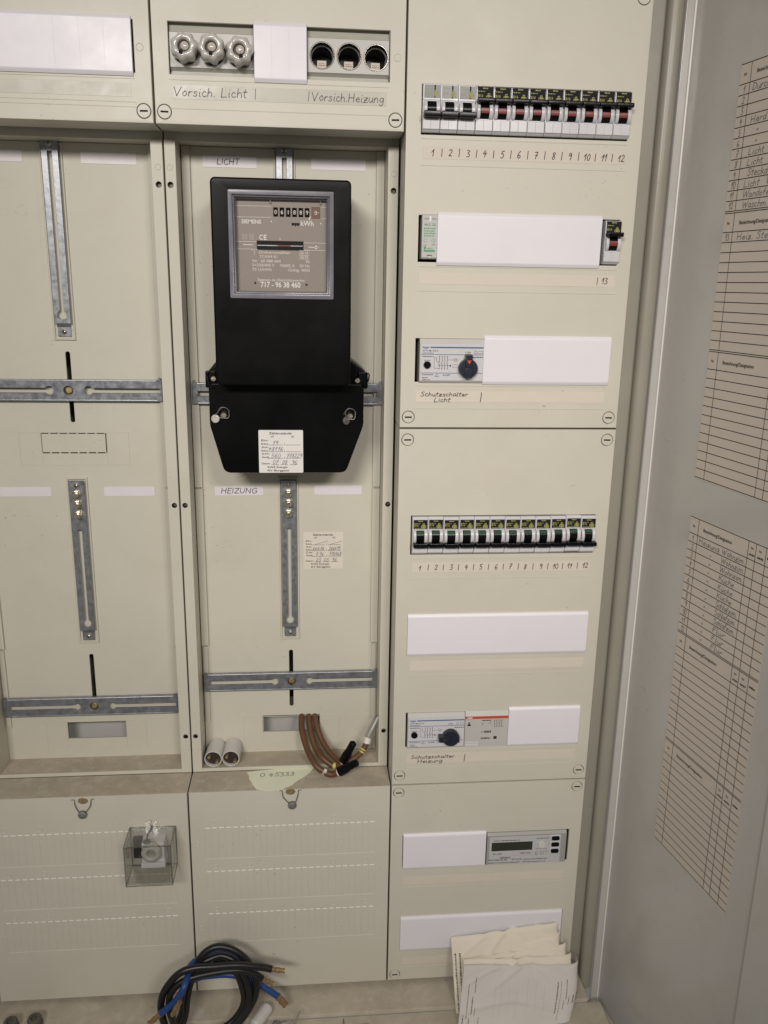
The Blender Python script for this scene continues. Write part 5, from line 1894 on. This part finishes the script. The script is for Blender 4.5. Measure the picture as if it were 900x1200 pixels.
p1, S1 = sheet('cream', (83, 86), (231, 222), -677, -660.5, -9, -47, 1.8, 5, 1, 'cream folded paper at the back of the pile, standing tallest')
p2, S2 = sheet('cream', (98, 92), (231, 224), -697, -672.5, -16, -53, 1.8, 5, 2, 'cream folded paper second from the back, just below the tallest one')
p3, S3 = sheet('cream', (97, 90), (239, 228), -697.5, -683.5, -23, -60, 1.8, 5, 3, 'cream folded paper in the middle of the pile, its top edge creased')
p4, S4 = sheet('cream', (97, 88), (245, 232), -693.5, -695, -30, -66, 1.4, 4, 4, 'cream folded paper whose edge shows just above the printed front sheet')
p5, S5 = sheet('paper', (96, 84), (254, 237), -695, -703.5, -37, -73, 1.2, 9, 5, 'white printed sheet at the front of the paper pile')
paper_print(p5, S5, [(.035, .02, .22, .011, 70), (.06, .16, .72, .007, 71), (.085, .02, .16, .008, 72), (.10, .22, .52, .010, 73), (.125, .20, .34, .007, 78), (.115, .58, .82, .009, 79), (.165, .02, .16, .007, 90),
                     (.80, .18, .72, .010, 74), (.825, .06, .74, .004, 75), (.875, .42, .76, .008, 76), (.90, .32, .46, .007, 77), (.92, .34, .48, .007, 83), (.94, .34, .50, .006, 84), (.86, .24, .40, .006, 85), (.955, .35, .47, .006, 86)])
paper_print(p5, S5, [(u, .12 + .05 * (k % 3), .78 - .06 * (k % 4), .006, 200 + k) for k, u in enumerate((.28, .33, .40, .46, .55, .62, .69))], 'showthrough')
paper_print(p1, S1, [(.035, .02, .80, .015, 80), (.075, .02, .80, .017, 81)])
paper_print(p2, S2, [(.018, .02, .80, .010, 82)])

# ============================================================================
# CIRCUIT CHARTS on the door
# ============================================================================
GCH = 'circuit charts on the door'


def chart(label, u0, v1, entries):
    wd, sec = 131.0, 132.2
    v0 = v1 - 3 * sec + 1.6
    b = MB()
    b.box(u0 - .6, u0 + wd + .6, -.35, -.05, v0 - 1.2, v1 + .6, fr=DOOR)
    o = tag(b.build('circuit_chart', 'chart'), label, 'circuit chart', GCH)
    cols = (14.6, 93, 104, 118)
    b = MB()
    tx = MB()
    hw = MB()
    for s_ in range(3):
        top_ = v1 - s_ * sec
        hd, rw = 17.6, 9.4
        lines = [top_, top_ - hd] + [top_ - hd - rw * (k + 1) for k in range(12)]
        for z in lines:
            b.ribbon([(u0, z), (u0 + wd, z)], .75, DOOR, .5)
        for c in cols:
            b.ribbon([(u0 + c, top_), (u0 + c, lines[-1])], .6, DOOR, .52)
        tx.text('Nr', u0 + 5, top_ - 10.5, 2.6, DOOR, .55, width=4.2)
        tx.text('Bezeichnung/Designation', u0 + 23, top_ - 11, 3.4, DOOR, .55, width=46)
        for c, k in ((94.8, 1), (106.6, 2)):
            tx.text('Nr', u0 + c + 2, top_ - 7.2, 2.4, DOOR, .55, width=4)
            tx.dashes(u0 + c + .4, u0 + c + 8.6, top_ - 13.6, 2.0, DOOR, .55, seed=90 + k, lo=1.2, hi=2.2)
        tx.dashes(u0 + 120, u0 + 128, top_ - 10.4, 2.2, DOOR, .55, seed=95, lo=1.4, hi=2.4)
        for k in range(12):
            n = s_ * 12 + k + 1
            if n in entries:
                zb = lines[1 + k + 1] + 1.6
                num, cells = entries[n]
                hw.hand(num, u0 + (6.2 if len(num) == 1 else 4.2), zb, 6.0, DOOR, .58, .6, jit=.06)
                for st, uu, ww in cells:
                    hw.hand(st, u0 + uu, zb + .2, 6.0, DOOR, .58, .6, ww, jit=.05)
    b.build('ruled_lines', 'print', o, smooth_=False)
    tx.build('print', 'print', o, smooth_=False)
    hw.build('writing', 'pencil', o, smooth_=False)
    return o


e1 = {1: ('1', [('Durchl.', 19, 30)]), 2: ('2', []), 3: ('3', []), 4: ('4', [('Herd', 22, 22)]), 5: ('5', [('"', 32, None)]), 6: ('6', [('"', 32, None)]),
      7: ('7', [('Licht', 24, 22)]), 8: ('8', [('Licht', 24, 22)]), 9: ('9', [('Steckdosen', 26, 48)]), 10: ('10', [('Licht', 23, 22), ('W', 54, 8)]), 11: ('11', [('Wandofen', 23, 42)]),
      12: ('12', [('Waschm.', 24, 36)]), 13: ('13', [('Heiz. Steu.', 22, 52)])}
e2 = {1: ('1', [('Heizung', 18, 34), ('Wohnzim.', 56, 36)])}
for n, st in zip(range(2, 13), ['Wohnzim.', 'Wohnzim.', 'K\u00fcche', 'K\u00fcche', 'K\u00fcche', 'Schlafzim.', 'Schlafzim.', 'Schlafzim.', 'Flur', 'Flur', 'Flur']):
    e2[n] = (str(n), [('"', 38, None), (st, 56, {'W': 36, 'K': 24, 'S': 34, 'F': 20}[st[0]])])
chart('upper circuit chart on the grey door, mostly empty below row 13', 84, 358.6, e1)
chart('lower circuit chart on the grey door listing Heizung Wohnzim. at its top', 85, -79.3, e2)
